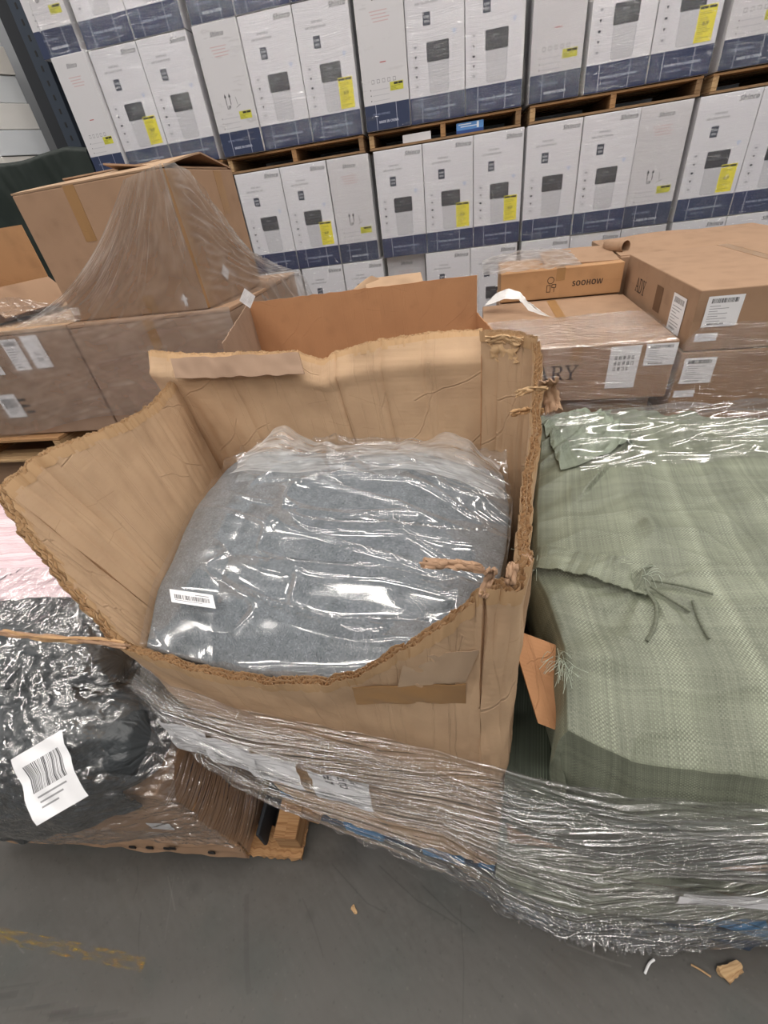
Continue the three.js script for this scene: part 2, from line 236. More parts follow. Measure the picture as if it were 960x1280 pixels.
const sideFace = (arrows) => canvas(480, 960, (g, w, h) => {
  g.fillStyle = '#cbcace'; g.fillRect(0, 0, w, h);
  text(g, 'Shinco', 0.36 * w, 0.1 * h, 46, 'italic bold', '#5a5b61');
  for (let i = 0; i < 4; i++) { g.fillStyle = 'rgba(190,140,140,.55)'; g.fillRect((0.3 + 0.02 * i) * w, (0.165 + 0.022 * i) * h, (0.36 - 0.05 * (i % 2)) * w, 6); }
  if (arrows) { g.fillStyle = '#3a3b40'; for (const x of [0.36, 0.46]) { g.fillRect(x * w, 0.53 * h, 7, 60); g.beginPath(); g.moveTo(x * w - 9, 0.535 * h); g.lineTo(x * w + 16, 0.535 * h); g.lineTo(x * w + 3, 0.505 * h); g.fill(); } text(g, 'UP', 0.36 * w, 0.625 * h, 36, 'bold'); g.strokeStyle = '#3a3b40'; g.lineWidth = 3; g.beginPath(); g.moveTo(0.6 * w, 0.54 * h); g.lineTo(0.62 * w, 0.6 * h); g.moveTo(0.58 * w, 0.62 * h); g.lineTo(0.68 * w, 0.6 * h); g.stroke(); } else for (let i = 0; i < 5; i++) { g.strokeStyle = '#77787f'; g.lineWidth = 3; g.strokeRect((0.22 + 0.115 * i) * w, 0.62 * h, 26, 24); g.fillStyle = '#a55'; if (i === 2) g.fillRect(0.43 * w, 0.5 * h, 60, 7); }
  for (let i = 0; i < 3; i++) { g.fillStyle = '#55565c'; g.fillRect(0.17 * w, (0.685 + 0.04 * i) * h, 9, 9); g.fillStyle = '#b5b5bc'; g.fillRect(0.22 * w, (0.69 + 0.04 * i) * h, 0.36 * w, 5); }
  g.fillStyle = '#2b3654'; g.fillRect(0, 0.8 * h, w, 0.2 * h); g.fillStyle = '#b9becf'; for (const x of [0.25, 0.7]) g.fillRect(x * w, 0.8 * h, 4, 0.2 * h);
  text(g, 'SPF2-08C PORTABLE', 0.18 * w, 0.88 * h, 20, '', '#98a1ba'); text(g, 'MADE IN CHINA', 0.3 * w, 0.945 * h, 27, 'bold', '#c5cada');
});
const energyTex = canvas(160, 280, (g, w, h) => { g.fillStyle = '#e8de3a'; g.fillRect(0, 0, w, h); g.fillStyle = '#33321c'; g.fillRect(6, 8, 70, 20); g.fillRect(84, 8, 66, 20); const r = mulberry(61); for (let i = 0; i < 15; i++) { g.fillStyle = `rgba(50,48,20,${0.25 + r() * 0.4})`; g.fillRect(14, 48 + i * 15, 40 + r() * 90, 4); } text(g, '8.9', 50, 150, 40, 'bold', '#4b4920'); });
const smallTex = canvas(200, 100, (g, w, h) => { g.fillStyle = '#c6c443'; g.fillRect(0, 0, w, h); g.fillStyle = '#2c2c1c'; g.fillRect(60, 8, 60, 26); g.fillRect(126, 8, 66, 26); const r = mulberry(62); for (let i = 0; i < 4; i++) { g.fillStyle = 'rgba(60,58,25,.6)'; g.fillRect(12, 46 + i * 13, 60 + r() * 110, 4); } });

// ---------------------------------------------------------------- wall of air conditioner cartons on raised pallets
const WALL = { o: [0, 0, -5.32], a: 12 * D };
const onWall = (u, y, off = 0) => [WALL.o[0] + u * Math.cos(WALL.a) - off * Math.sin(WALL.a), y, WALL.o[2] + u * Math.sin(WALL.a) + off * Math.cos(WALL.a)];
const CH = 0.872;
function cartonProto(kind) { // base at the middle of the bottom of the printed face
  const side = kind === 'side' || kind === 'arrow', w = side ? 0.405 : 0.466, d = 0.95;  // depth stretched beyond a real carton to keep the pallet gaps dark
  const t = new THREE.Group(); t.userData = { category: 'carton' };
  const g = new RoundedBoxGeometry(w - 0.006, CH - 0.004, d, 1, 0.004); g.translate(0, CH / 2, -d / 2);
  const p = g.attributes.position, uv = g.attributes.uv; for (const q of g.groups) if (q.materialIndex === 4) for (let i = q.start; i < q.start + q.count; i++) uv.setXY(i, p.getX(i) / w + 0.5, p.getY(i) / CH);
  const face = { front: CM.front, sticker: CM.front, side: CM.side, arrow: CM.arrow }[kind];
  const body = part('printed_shell', g, [CM.plain, CM.plain, CM.plain, CM.plain, face, CM.plain], t);
  void body;
  if (kind === 'sticker') { const s = part('yellow_sticker', plain(0.125, 0.2, 0.0012), [CM.paper, CM.paper, CM.paper, CM.paper, CM.energy, CM.paper], t, 'yellow energy rating sticker'); fit(s, 0.125, 0.2); s.position.set(0.13, CH * 0.335, 0.0008); }
  if (side) { const s = part('yellow_sticker', plain(0.115, 0.055, 0.0012), [CM.paper, CM.paper, CM.paper, CM.paper, CM.small, CM.paper], t, 'small yellow sticker'); fit(s, 0.115, 0.055); s.position.set(0.1, CH * 0.315, 0.0008); }
  return t;
}
function fit(m, w, h) { const g = m.geometry, p = g.attributes.position, uv = g.attributes.uv; for (let i = 0; i < p.count; i++) uv.setXY(i, p.getX(i) / w + 0.5, p.getY(i) / h + 0.5); } // one print over the whole face
const CM = { front: std({ map: cartonFront, roughness: 0.42 }), side: std({ map: sideFace(false), roughness: 0.45 }), arrow: std({ map: sideFace(true), roughness: 0.45 }), plain: std({ color: 0xd2d1d4, roughness: 0.6 }), paper: M.paper, energy: std({ map: energyTex, roughness: 0.5 }), small: std({ map: smallTex, roughness: 0.5 }) };
const CARTON = { F: cartonProto('front'), Y: cartonProto('sticker'), S: cartonProto('side'), A: cartonProto('arrow') };
// rows: bottom height, word for the row, then stacks: [ordinal of the stack, [kind, u0, u1, recess?] ...]
const STACKS = ['leftmost', 'second', 'third', 'fourth', 'fifth'];
const ROWS = [
  [2.905, 'topmost row', [[0, ['A', -2.5, -2.1], ['F', -2.05, -1.57], ['F', -1.57, -1.09]], [1, ['A', -1.03, -0.62], ['F', -0.62, -0.14], ['F', -0.14, 0.33]], [2, ['S', 0.37, 0.78], ['F', 0.78, 1.25], ['F', 1.25, 1.73]]]],
  [2.03, 'row on raised pallets', [[0, ['S', -2.4, -2.055, 0.05], ['Y', -2.05, -1.575], ['F', -1.575, -1.09]], [1, ['A', -1.03, -0.62, 0.02], ['F', -0.62, -0.14], ['Y', -0.14, 0.335]], [2, ['S', 0.375, 0.78, 0.02], ['F', 0.78, 1.26], ['F', 1.26, 1.735]], [3, ['S', 1.79, 2.2], ['F', 2.235, 2.72], ['Y', 2.72, 3.19]], [4, ['S', 3.25, 3.66], ['F', 3.67, 4.14], ['F', 4.14, 4.6]]]],
  [1.022, 'row under raised pallets', [[1, ['F', -0.995, -0.525], ['Y', -0.525, -0.055], ['A', -0.05, 0.36]], [2, ['F', 0.405, 0.865], ['Y', 0.865, 1.33], ['Y', 1.33, 1.775]], [3, ['F', 1.795, 2.265], ['F', 2.265, 2.725, 0.015], ['A', 2.725, 3.135]], [4, ['Y', 3.175, 3.645], ['F', 3.645, 4.11], ['A', 4.115, 4.52]]]],
  [0.148, 'lowest row', [[1, ['F', -0.99, -0.525], ['F', -0.51, -0.05], ['F', -0.045, 0.39]], [2, ['S', 0.42, 0.83, -0.1], ['F', 0.84, 1.3], ['F', 1.3, 1.765]], [3, ['F', 1.8, 2.265], ['F', 2.265, 2.73], ['A', 2.73, 3.135]], [4, ['F', 3.18, 3.645], ['F', 3.645, 4.11], ['A', 4.115, 4.52]]]],
];
const KIND = { F: 'white picture carton', Y: 'white carton with tall yellow sticker', S: 'plain white carton side with icon row', A: 'white carton side with up arrows' };
for (const [y, row, stacks] of ROWS) for (const [s, ...items] of stacks) items.forEach(([k, a, b, off = 0], i) => {
  copyOf(CARTON[k], 'appliance_carton', `${KIND[k]}, ${['left', 'middle', 'right'][i]} of three, ${STACKS[s]} stack, ${row}`, 'air conditioner cartons in the back wall', onWall((a + b) / 2, y + (rand() - 0.5) * 0.002, off), -WALL.a + (rand() - 0.5) * 0.006).scale.x = (b - a) / (k === 'S' || k === 'A' ? 0.405 : 0.466);
});
// pallets: three stringers run front to back, boards across
function palletProto(w, d, mats, h = 0.12) { // base: middle of the front edge on the ground
  const t = new THREE.Group(); t.userData = { category: 'pallet' };
  const sg = box(0.045, h - 0.036, d, 0, 0, 0, 0.003), bg = box(w, 0.017, 0.095, 0, 0, 0, 0.003), eg = box(w, 0.017, 0.13, 0, 0, 0, 0.003);
  [-0.5, 0, 0.5].forEach((k, i) => part('stringer', sg, mats[i % mats.length], t).position.set(k * (w - 0.05), h / 2, -d / 2));
  const n = 7; for (let i = 0; i < n; i++) part('deck_board', i === 0 || i === n - 1 ? eg : bg, mats[(i + 1) % mats.length], t).position.set(0, h - 0.0085, -0.065 - (d - 0.13) * i / (n - 1));
  for (let i = 0; i < 3; i++) part('bottom_board', i === 1 ? bg : eg, mats[(i + 2) % mats.length], t).position.set(0, 0.0085, -0.065 - (d - 0.13) * i / 2);
  return t;
}
const wallPallet = palletProto(1.36, 1.0, [M.woodPale, M.wood, M.woodGrey], 0.125);
const PU = [[-1.76, 'leftmost'], [-0.35, 'second'], [1.06, 'third'], [2.49, 'fourth'], [3.92, 'fifth']];
PU.forEach(([u, w]) => copyOf(wallPallet, 'wooden_pallet', `raised wooden pallet, ${w} along the wall, between two layers of white cartons`, 'raised pallets in the back wall', onWall(u, 1.9, -0.015), -WALL.a));
PU.slice(1).forEach(([u, w]) => copyOf(wallPallet, 'wooden_pallet', `floor pallet carrying the ${w} stack of white cartons`, 'floor pallets of the back wall', onWall(u + 0.01, 0.02, -0.015), -WALL.a));
{ // printed packets caught in the pallet gaps
  const blueT = std({ map: canvas(128, 64, (g, w, h) => { g.fillStyle = '#5f95d6'; g.fillRect(0, 0, w, h); g.fillStyle = '#2d4f93'; g.fillRect(0, 44, w, 20); g.fillStyle = '#e8eef8'; g.fillRect(10, 8, 60, 6); g.fillRect(20, 22, 80, 5); g.fillRect(96, 4, 10, 36); }), roughness: 0.5 });
  const a = solo('paper_packet', box(0.24, 0.075, 0.05), [blueT][0], 'blue printed packet in the gap of the third raised pallet', 'packet'); fit(a, 0.24, 0.075); a.position.set(...onWall(1.3, 1.955, -0.06)); a.rotation.y = -WALL.a;
  const b = solo('paper_packet', box(0.26, 0.06, 0.04), M.paper, 'pale grey packet in the gap of the third raised pallet', 'packet'); b.position.set(...onWall(0.82, 1.947, -0.06)); b.rotation.y = -WALL.a;
}
// stretch film round each pallet load
function wallFilm(u0, u1, y0, y1, seed, label) {
  const w = u1 - u0, h = y1 - y0, e = 0.015, L = w + 2 * e;
  const g = sheet((a, b) => {
    const s = a * L - e, y = y0 + b * h; let u, off = 0.016 + 0.004 * fbm(s * 2.5 + seed, y * 9, 3) + 0.0035 * ridge(s * 1.2 + seed, y * 26 + s * 1.2);
    if (s < 0) { u = u0 - off * 0.4; off += s; } else if (s > w) { u = u1 + off * 0.4; off += w - s; } else u = u0 + s;
    return onWall(u, y, off);
  }, 90, 150, (a, b) => [a * L, b * h]);
  solo('stretch_film', g, F.clear, label, 'stretch film', 'clear film over the carton stacks');
}
[[-2.41, -1.085, 2.04, 3.75, 1], [-1.035, 0.345, 2.04, 3.75, 2], [0.37, 1.745, 2.04, 3.75, 3], [1.785, 3.2, 2.04, 2.9, 4], [3.245, 4.61, 2.04, 2.9, 5]].forEach(([a, b, c, d, s]) => wallFilm(a, b, c, d, s * 9.7, `clear stretch film over the ${STACKS[s - 1]} carton stack above the raised pallets`));
[[-1.0, 0.372, 0.16, 1.88, 2], [0.4, 1.785, 0.16, 1.88, 3], [1.788, 3.145, 0.16, 1.88, 4], [3.17, 4.53, 0.16, 1.88, 5]].forEach(([a, b, c, d, s]) => wallFilm(a, b, c, d, s * 5.3 + 40, `clear stretch film over the ${STACKS[s - 1]} carton stack below the raised pallets`));
{ // rack upright, pale flat cartons and the dark green tarpaulin at the left end
  const t = thing('rack_upright', 'dark blue grey steel rack upright left of the carton wall', 'rack', onWall(-2.66, 0, -0.2), -WALL.a);
  part('post', box(0.15, 4.4, 0.08, 0, 2.2, 0), M.steel, t); part('post', box(0.09, 4.4, 0.09, -0.03, 2.2, -0.55), M.steelDark, t);
  for (let y = 0.3; y < 4.2; y += 0.6) part('brace', box(0.03, 0.05, 0.6, -0.02, y, -0.27), M.steelDark, t);
  for (let y = 1.5; y < 4.3; y += 0.1) part('slot', box(0.02, 0.04, 0.004, 0, y, 0.0405, 0.001), M.black, t);
  part('post', box(0.2, 4.4, 0.07, -0.2, 2.2, -0.12), M.steelDark, t); part('added_dark_sheet', box(0.02, 4.4, 0.5, -0.09, 2.2, -0.3), M.steelDark, t);  // dark post and sheet added to darken the lit wall gap
  part('foot_plate', box(0.16, 0.012, 0.75, 0, 0.006, -0.27), M.steelDark, t);
  const tints = [0xd9dde2, 0xe4e2df, 0xd6dade, 0xe0dcd6];
  const place = ['lowest', 'second lowest', 'third', 'fourth', 'fifth', 'sixth', 'seventh', 'eighth', 'topmost'];
  const cream = std({ color: 0xe6cfb2, roughness: 0.8 });  // warm light on the white carton ends, put into the colour
  for (let i = 0; i < 9; i++) {
    const c = thing('flat_carton', `pale flat carton with warm-lit tinted end, ${place[i]} in the stack behind the rack upright`, 'carton', onWall(-3.74 + (rand() - 0.5) * 0.02, 1.52 + i * 0.215, -0.62), -WALL.a - 0.55, 'flat cartons stacked beyond the rack');
    part('carton_shell', box(0.6, 0.21, 0.5, 0, 0.105, 0, 0.006), std({ color: tints[i % 4], roughness: 0.7 }), c); part('warm_lit_end', box(0.22, 0.2, 0.003, -0.17, 0.105, 0.2515, 0.001), cream, c);
  }
  const plinth = thing('storage_crate', 'tall grey storage crate under the pale flat cartons', 'crate', onWall(-3.74, 0, -0.62), -WALL.a - 0.55);
  part('crate_body', box(0.7, 1.5, 0.55, 0, 0.75, 0, 0.01), M.steelDark, plinth); part('crate_lid', box(0.72, 0.02, 0.57, 0, 1.508, 0, 0.004), M.steel, plinth);
  const fx = (a, b) => { // tarp over a load: rises, rolls over the top edge, lies back
    const u = lerp(-4.2, -2.47, a), sag = 0.02 * Math.sin(a * 9) - 0.02 * smooth(0.85, 1, a); let y, off;
    if (b < 0.72) { y = 2.28 * b / 0.72; off = 0.02; } else { const q = (b - 0.72) / 0.28; y = 2.28 + 0.03 * Math.sin(q * 3.1); off = 0.02 - 0.09 * q; }
    off += 0.03 * fbm(u * 1.7, y * 0.9) * smooth(0, 0.2, 1 - a) + 0.006 * n2(u * 9, y * 2);
    return onWall(u, Math.max(0.02, y + sag * smooth(0.4, 0.72, b)), off - 0.05);
  };
  const w = thing('tarpaulin_load', 'dark green tarpaulin draped over a load beside the carton wall', 'tarpaulin');
  part('tarpaulin', slab(fx, 70, 60, 0.004, (u, v) => [u * 2, v * 3]), M.tarp, w);
}

// ---------------------------------------------------------------- paper labels
const labelMats = {};
function labelMat(kind, seed = 1) {
  const key = kind + seed; if (labelMats[key]) return labelMats[key];
  const t = canvas(256, 320, (g, w, h) => {
    const r = mulberry(900 + seed * 13); g.fillStyle = '#e9e9ec'; g.fillRect(0, 0, w, h); g.strokeStyle = '#2b2b2f';
    if (kind === 'ship') { bars(g, 30, 26, 190, 46, r); for (let i = 0; i < 7; i++) { g.fillStyle = 'rgba(70,70,78,.55)'; g.fillRect(26, 100 + i * 26, 60 + r() * 130, 6); } bars(g, 40, 280, 120, 18, r); }
    else if (kind === 'brush') { for (let j = 0; j < 3; j++) for (let i = 0; i < 5 - (j === 2); i++) glyph(g, 42 + i * 36, 70 + j * 42, 30, r); }
    else if (kind === 'two') { for (let j = 0; j < 2; j++) for (let i = 0; i < 2; i++) glyph(g, 84 + i * 46, 150 + j * 58 + i * 4, 42, r); }
    else if (kind === 'torn') { for (let j = 0; j < 2; j++) for (let i = 0; i < 3 - j; i++) glyph(g, 60 + i * 54, 6 + j * 62, 50, r); }
    else if (kind === 'bars') { g.save(); bars(g, 40, 60, 176, 130, r); g.restore(); for (let i = 0; i < 3; i++) { g.fillStyle = 'rgba(60,60,66,.5)'; g.fillRect(46, 210 + i * 24, 150 - i * 30, 8); } }
    else if (kind === 'strip') { bars(g, 24, 110, 208, 110, r); g.fillStyle = 'rgba(60,60,66,.6)'; g.fillRect(24, 240, 160, 16); g.fillRect(150, 60, 80, 20); }
    else for (let i = 0; i < 9; i++) { g.fillStyle = 'rgba(90,90,98,.28)'; g.fillRect(30, 30 + i * 30, 90 + r() * 100, 7); }
  });
  return (labelMats[key] = std({ map: t, roughness: 0.6, side: THREE.DoubleSide }));
}
// a paper sheet on a face: centre, axes across and up, size; curls a little
function paperGeo(c, U, Vv, w, h, curl = 0.004) {
  const N = V(...U).cross(V(...Vv)).normalize();
  return sheet((a, b) => { const x = (a - 0.5) * w, y = (b - 0.5) * h, o = 0.0012 + curl * (n2(a * 1.7 + c[0] * 9, b * 1.9 + c[2] * 7) * 0.5 + 0.5); return [0, 1, 2].map((k) => c[k] + U[k] * x + Vv[k] * y + N.getComponent(k) * o); }, 8, 10, (a, b) => [a, b]);
}
const UP = [0, 1, 0];
const lettering = (str, size, o, w = 512, h = 128, f = 'sans-serif') => { const t = canvas(w, h, (g) => { g.clearRect(0, 0, w, h); text(g, str, 8, h * 0.78, size, o, '#3b3029', f); }); return std({ color: 0xffffff, map: t, transparent: true, roughness: 0.8 }); };
const printGeo = (w, h) => { const g = new THREE.PlaneGeometry(w, h); return g; };

// ---------------------------------------------------------------- cardboard cartons of the loads behind
function carton(name, label, w, h, d, mat, pos, turn, group, opts = {}) { // base: front left bottom corner, x along the front, -z back
  const t = thing(name, label, 'carton', pos, turn, group);
  part('carton_shell', box(w, h, d, w / 2, h / 2, -d / 2, 0.006), mat, t);
  if (opts.tape !== false) { const tw = 0.052; part('tape', mergeGeometries([plain(tw, 0.001, d + 0.002, w / 2, h + 0.0006, -d / 2), plain(tw, 0.07, 0.001, w / 2, h - 0.034, 0.0008)]), M.tape, t); }
  if (opts.seam) part('flap_seam', plain(0.004, 0.0016, d * 0.99, w / 2 + 0.03, h + 0.0003, -d / 2), M.tape, t);
  return t;
}
function stick(t, kind, seed, x, y, w, h, label, curl = 0.002, skew = 0) { const m = part('paper_label', paperGeo([x, y, 0.0012], [Math.cos(skew), Math.sin(skew), 0], [-Math.sin(skew), Math.cos(skew), 0], w, h, curl), labelMat(kind, seed), t, label); return m; }
const RT = 15 * D, RO = [1.44, -1.9];
const onR = (s, y, off = 0) => [RO[0] + s * Math.cos(RT) - off * Math.sin(RT), y, RO[1] + s * Math.sin(RT) + off * Math.cos(RT)];
const rightGroup = 'brown cartons of the wrapped load on the right';
const tary = carton('brown_carton', 'low brown carton with dark serif lettering and two white papers', 0.86, 0.27, 0.98, M.kraft, onR(-0.868, 0.622), -RT, rightGroup);
stick(tary, 'brush', 1, 0.643, 0.158, 0.13, 0.2, 'white paper with three rows of characters'); stick(tary, 'ship', 2, 0.793, 0.21, 0.13, 0.1, 'white address label');
{ const m = part('lettering', printGeo(0.3, 0.12), lettering('TARY', 112, '', 330, 132, 'serif'), tary, 'dark serif lettering'); m.position.set(0.325, 0.145, 0.0015); }
carton('brown_carton', 'brown carton under the low lettered carton, set back in shade', 0.8, 0.455, 0.9, M.kraft, onR(-0.85, 0.16, -0.07), -RT, rightGroup, { tape: false });
const soo = carton('brown_carton', 'orange brown carton with round black lettering behind the low lettered carton', 0.73, 0.172, 0.5, M.kraftWarm, onR(-0.755, 0.897, -1.0), -RT, rightGroup);
{ const m = part('lettering', printGeo(0.2, 0.05), lettering('SOOHOW', 104, 'bold'), soo, 'round black lettering'); m.position.set(0.535, 0.078, 0.0015); const k = part('lettering', printGeo(0.075, 0.1), std({ transparent: true, map: canvas(96, 128, (g) => { g.strokeStyle = '#4a3a2c'; g.lineWidth = 5; g.strokeRect(14, 70, 26, 50); g.beginPath(); g.arc(40, 34, 24, 0, 6.3); g.stroke(); g.strokeRect(52, 66, 30, 22); g.beginPath(); g.moveTo(70, 90); g.lineTo(70, 122); g.stroke(); }) }), soo, 'small printed pictogram'); k.position.set(0.315, 0.085, 0.0015); }
part('raised_flap', slab((a, b) => [0.28 + a * 0.44, 0.174 + b * 0.035 + 0.004 * Math.sin(a * 4), -0.08 - 0.4 * b], 12, 8, 0.005, (a, b) => [a * 0.5, b * 0.4]), M.kraft, soo);
carton('brown_carton', 'brown carton under the one with round black lettering', 0.73, 0.73, 0.5, M.kraft, onR(-0.76, 0.16, -1.0), -RT, rightGroup, { tape: false });
const up = carton('brown_carton', 'flat topped brown carton highest on the right with white address label', 1.0, 0.255, 1.1, M.kraft, onR(0.02, 0.835), -RT, rightGroup, { seam: true });
stick(up, 'ship', 3, 0.105, 0.165, 0.135, 0.125, 'white address label'); stick(up, 'blank', 4, 0.07, 0.06, 0.088, 0.034, 'narrow white label');
{ const m = part('paper_label', paperGeo([-0.0012, 0.12, -0.18], [0, 0, 1], UP, 0.16, 0.16, 0.002), labelMat('ship', 5), up, 'grey white label on the left face'); void m; const l = part('lettering', printGeo(0.3, 0.12), lettering('ADY', 110, '', 384, 128, 'serif'), up, 'dark serif lettering'); l.rotation.y = -Math.PI / 2; l.position.set(-0.0015, 0.13, -0.72); const q = part('lettering', printGeo(0.1, 0.12), std({ color: 0x6d5038 }), up, 'dark printed square'); q.rotation.y = -Math.PI / 2; q.position.set(-0.0015, 0.13, -0.46); }
const low = carton('brown_carton', 'brown carton under the highest right one with cream address label', 1.0, 0.335, 1.1, M.kraft, onR(0.015, 0.495), -RT, rightGroup, { tape: false });
stick(low, 'ship', 6, 0.085, 0.25, 0.13, 0.12, 'cream address label'); stick(low, 'blank', 7, 0.055, 0.14, 0.088, 0.034, 'narrow white label');
carton('brown_carton', 'lowest brown carton on the right, above the pallet', 1.0, 0.33, 1.1, M.kraft, onR(0.01, 0.16), -RT, rightGroup, { tape: false });
const far = carton('brown_carton', 'brown carton behind the highest right one with raised edge flap', 1.1, 0.915, 0.9, M.kraft, onR(-0.02, 0.16, -1.13), -RT, rightGroup, { tape: false });
part('raised_flap', slab((a, b) => [a * 1.1, 0.918 + b * 0.05 * (0.6 + 0.4 * Math.sin(a * 5)), -0.02 - 0.5 * b], 20, 6, 0.005, (a, b) => [a, b * 0.5]), M.kraft, far);
part('corner_roll', tube([[-0.02, 0.95, -0.3], [0, 0.95, -0.2], [0.05, 0.955, -0.12]], 0.035, 14, false, 10), M.kraft, far, 'rolled corner flap');
const rightPallet = palletProto(1.2, 1.1, [M.wood, M.woodGrey], 0.14);
[[-0.28, 0, 'under the low lettered carton'], [0.78, -0.0, 'under the tall right cartons'], [-0.3, -1.11, 'under the carton with round lettering'], [0.95, -1.14, 'under the rearmost right carton']].forEach(([s, o, w]) => { if (s !== -0.28 && s !== -0.3) copyOf(rightPallet, 'wooden_pallet', `brown wooden pallet ${w}`, 'pallets of the brown carton loads', onR(0.72, 0.012, o), -RT); else copyOf(rightPallet, 'wooden_pallet', `brown wooden pallet ${w}`, 'pallets of the brown carton loads', onR(-0.5, 0.012, o - 0.02), -RT); });
{ // film round the brown cartons: front band over both stacks, and the sheet stretched over the low one's top
  solo('stretch_film', sheet((a, b) => { const s = lerp(-0.885, 1.05, a), y = 0.5 + b * (0.39 - 0.05 * smooth(0.35, 0.5, a)) + 0.02 * Math.sin(a * 7) + 0.13 * smooth(0.44, 0.5, a) * b, off = (s > -0.03 ? 0.012 : 0.01) + 0.006 * ridge(s * 1.2, y * 20 + s * 3) * (1 + 0.3 * n2(s * 4, y * 8)); return onR(s, y, off); }, 110, 110, (a, b) => [a * 1.9, b * 0.5]), F.line, 'glossy stretch film across the fronts of the brown cartons', 'stretch film');
  solo('stretch_film', sheet((a, b) => { const s = lerp(-0.89, -0.02, a), o = 0.012 - 0.5 * b, y = 0.902 + 0.012 * ridge(s * 0.8 + 3, o * 16 + s * 2.5) * smooth(0, 0.06, b); return onR(s, b < 0.02 ? y - 0.012 : y, o); }, 70, 90, (a, b) => [a * 0.9, b * 0.5]), F.wrap, 'creased clear film over the low lettered carton top', 'stretch film');
  solo('stretch_film', sheet((a, b) => { const z = -b * 1.0, y = 0.4 + a * (0.68 + 0.05 * Math.sin(b * 3)), off = -0.895 - 0.012 * ridge(z * 3, y * 8); const p = onR(off, y, z * 1.02); return p; }, 60, 60, (a, b) => [a * 0.7, b]), F.milky, 'milky film hanging down the left side of the brown cartons', 'stretch film');
  solo('stretch_film', sheet((a, b) => { const s = lerp(-0.87, -0.28, a), o = -0.96 - 0.5 * b, y = 1.075 + 0.03 * Math.sin(a * 3) * b + 0.014 * ridge(s * 6, o * 7) + 0.02 * b; return onR(s, y, o); }, 40, 40, (a, b) => [a * 0.6, b * 0.5]), F.milky, 'film bunched over the rear left carton with round lettering', 'stretch film');
  const tail = path([[0.86, 0.955, -2.93], [0.93, 1.0, -2.82], [1.0, 0.985, -2.78], [1.02, 0.945, -2.7], [1.08, 0.915, -2.6]]);
  solo('film_tail', slab((a, b) => { const p = tail(a), w = (0.03 + 0.05 * Math.pow(Math.abs(a - 0.5) * 2, 1.3)) * (b - 0.5) * 2, tw = a * 2.2; return [p[0] + w * Math.cos(tw) * 0.6 + 0.006 * n2(a * 9, b * 6), p[1] + w * Math.sin(tw + 0.5) * 0.55, p[2] - w * 0.5]; }, 40, 10, 0.002, (a, b) => [a, b]), std({ color: 0xe9e6e4, roughness: 0.35 }), 'twisted white film tail on the low lettered carton', 'film tail');
}

// ---------------------------------------------------------------- left load: two big cartons, a carton askew on top, film
const LT = 13 * D, LO = [-0.62, -2.1];
const onL = (s, y, off = 0) => [LO[0] + s * Math.cos(LT) - off * Math.sin(LT), y, LO[1] + s * Math.sin(LT) + off * Math.cos(LT)];
const leftGroup = 'big brown cartons of the left load';
const lA = carton('brown_carton', 'big brown carton at the left edge with several white labels', 1.15, 0.515, 0.95, M.kraftDull, onL(-1.895, 0.73), -LT, leftGroup, { tape: false });
stick(lA, 'ship', 8, 0.8, 0.425, 0.095, 0.15, 'grey white address label'); stick(lA, 'two', 9, 0.925, 0.43, 0.1, 0.155, 'white paper with four characters'); stick(lA, 'bars', 10, 0.58, 0.17, 0.12, 0.13, 'white barcode label'); stick(lA, 'blank', 11, 0.6, 0.36, 0.14, 0.05, 'shiny narrow label');
part('carton_lid', box(1.155, 0.018, 0.955, 0.577, 0.526, -0.477, 0.004), M.kraftPale, lA);
{ const m = part('lettering', printGeo(0.02, 0.02), M.black, lA, 'black printed bars'); m.geometry = mergeGeometries([0, 1, 2].map((i) => { const g = new THREE.PlaneGeometry(0.05, 0.012); g.translate(0.66 + i * 0.008, 0.2 - i * 0.034, 0.0015); return g; })); }
const lB = carton('brown_carton', 'big brown carton right of the dark seam in the left load', 0.82, 0.575, 0.95, M.kraftDull, onL(-0.735, 0.67), -LT, leftGroup, { tape: false });
part('carton_lid', box(0.825, 0.016, 0.955, 0.41, 0.583, -0.477, 0.004), M.kraft, lB); part('tape', plain(0.05, 0.13, 0.001, 0.42, 0.515, 0.0008), M.tape, lB);
carton('brown_carton', 'brown carton under the big left cartons, resting on the floor pallet', 0.82, 0.51, 0.95, M.kraft, onL(-0.735, 0.155, -0.03), -LT, leftGroup, { tape: false });
carton('brown_carton', 'brown carton under the upper pallet of the left load', 1.15, 0.42, 0.95, M.kraft, onL(-1.95, 0.155, -0.05), -LT, leftGroup, { tape: false });
{ const p = palletProto(1.2, 0.95, [M.woodPale, M.wood], 0.14); copyOf(p, 'wooden_pallet', 'yellow wooden pallet under the left labelled carton', null, onL(-1.7, 0.585, 0.05), -LT).scale.x = 1; copyOf(p, 'wooden_pallet', 'wooden floor pallet under the left part of the left load', null, onL(-1.75, 0.012, -0.03), -LT); copyOf(p, 'wooden_pallet', 'wooden floor pallet under the right part of the left load', null, onL(-0.5, 0.012, -0.03), -LT); }
const UT = 17 * D, UO = [-0.63, 1.263, -2.125], UW = 0.73, UH = 0.49, UD = 0.55;
const onU = (x, y, z) => [UO[0] + (x - UW) * Math.cos(UT) - z * Math.sin(UT), UO[1] + y, UO[2] + (x - UW) * Math.sin(UT) + z * Math.cos(UT)]; // z towards the viewer
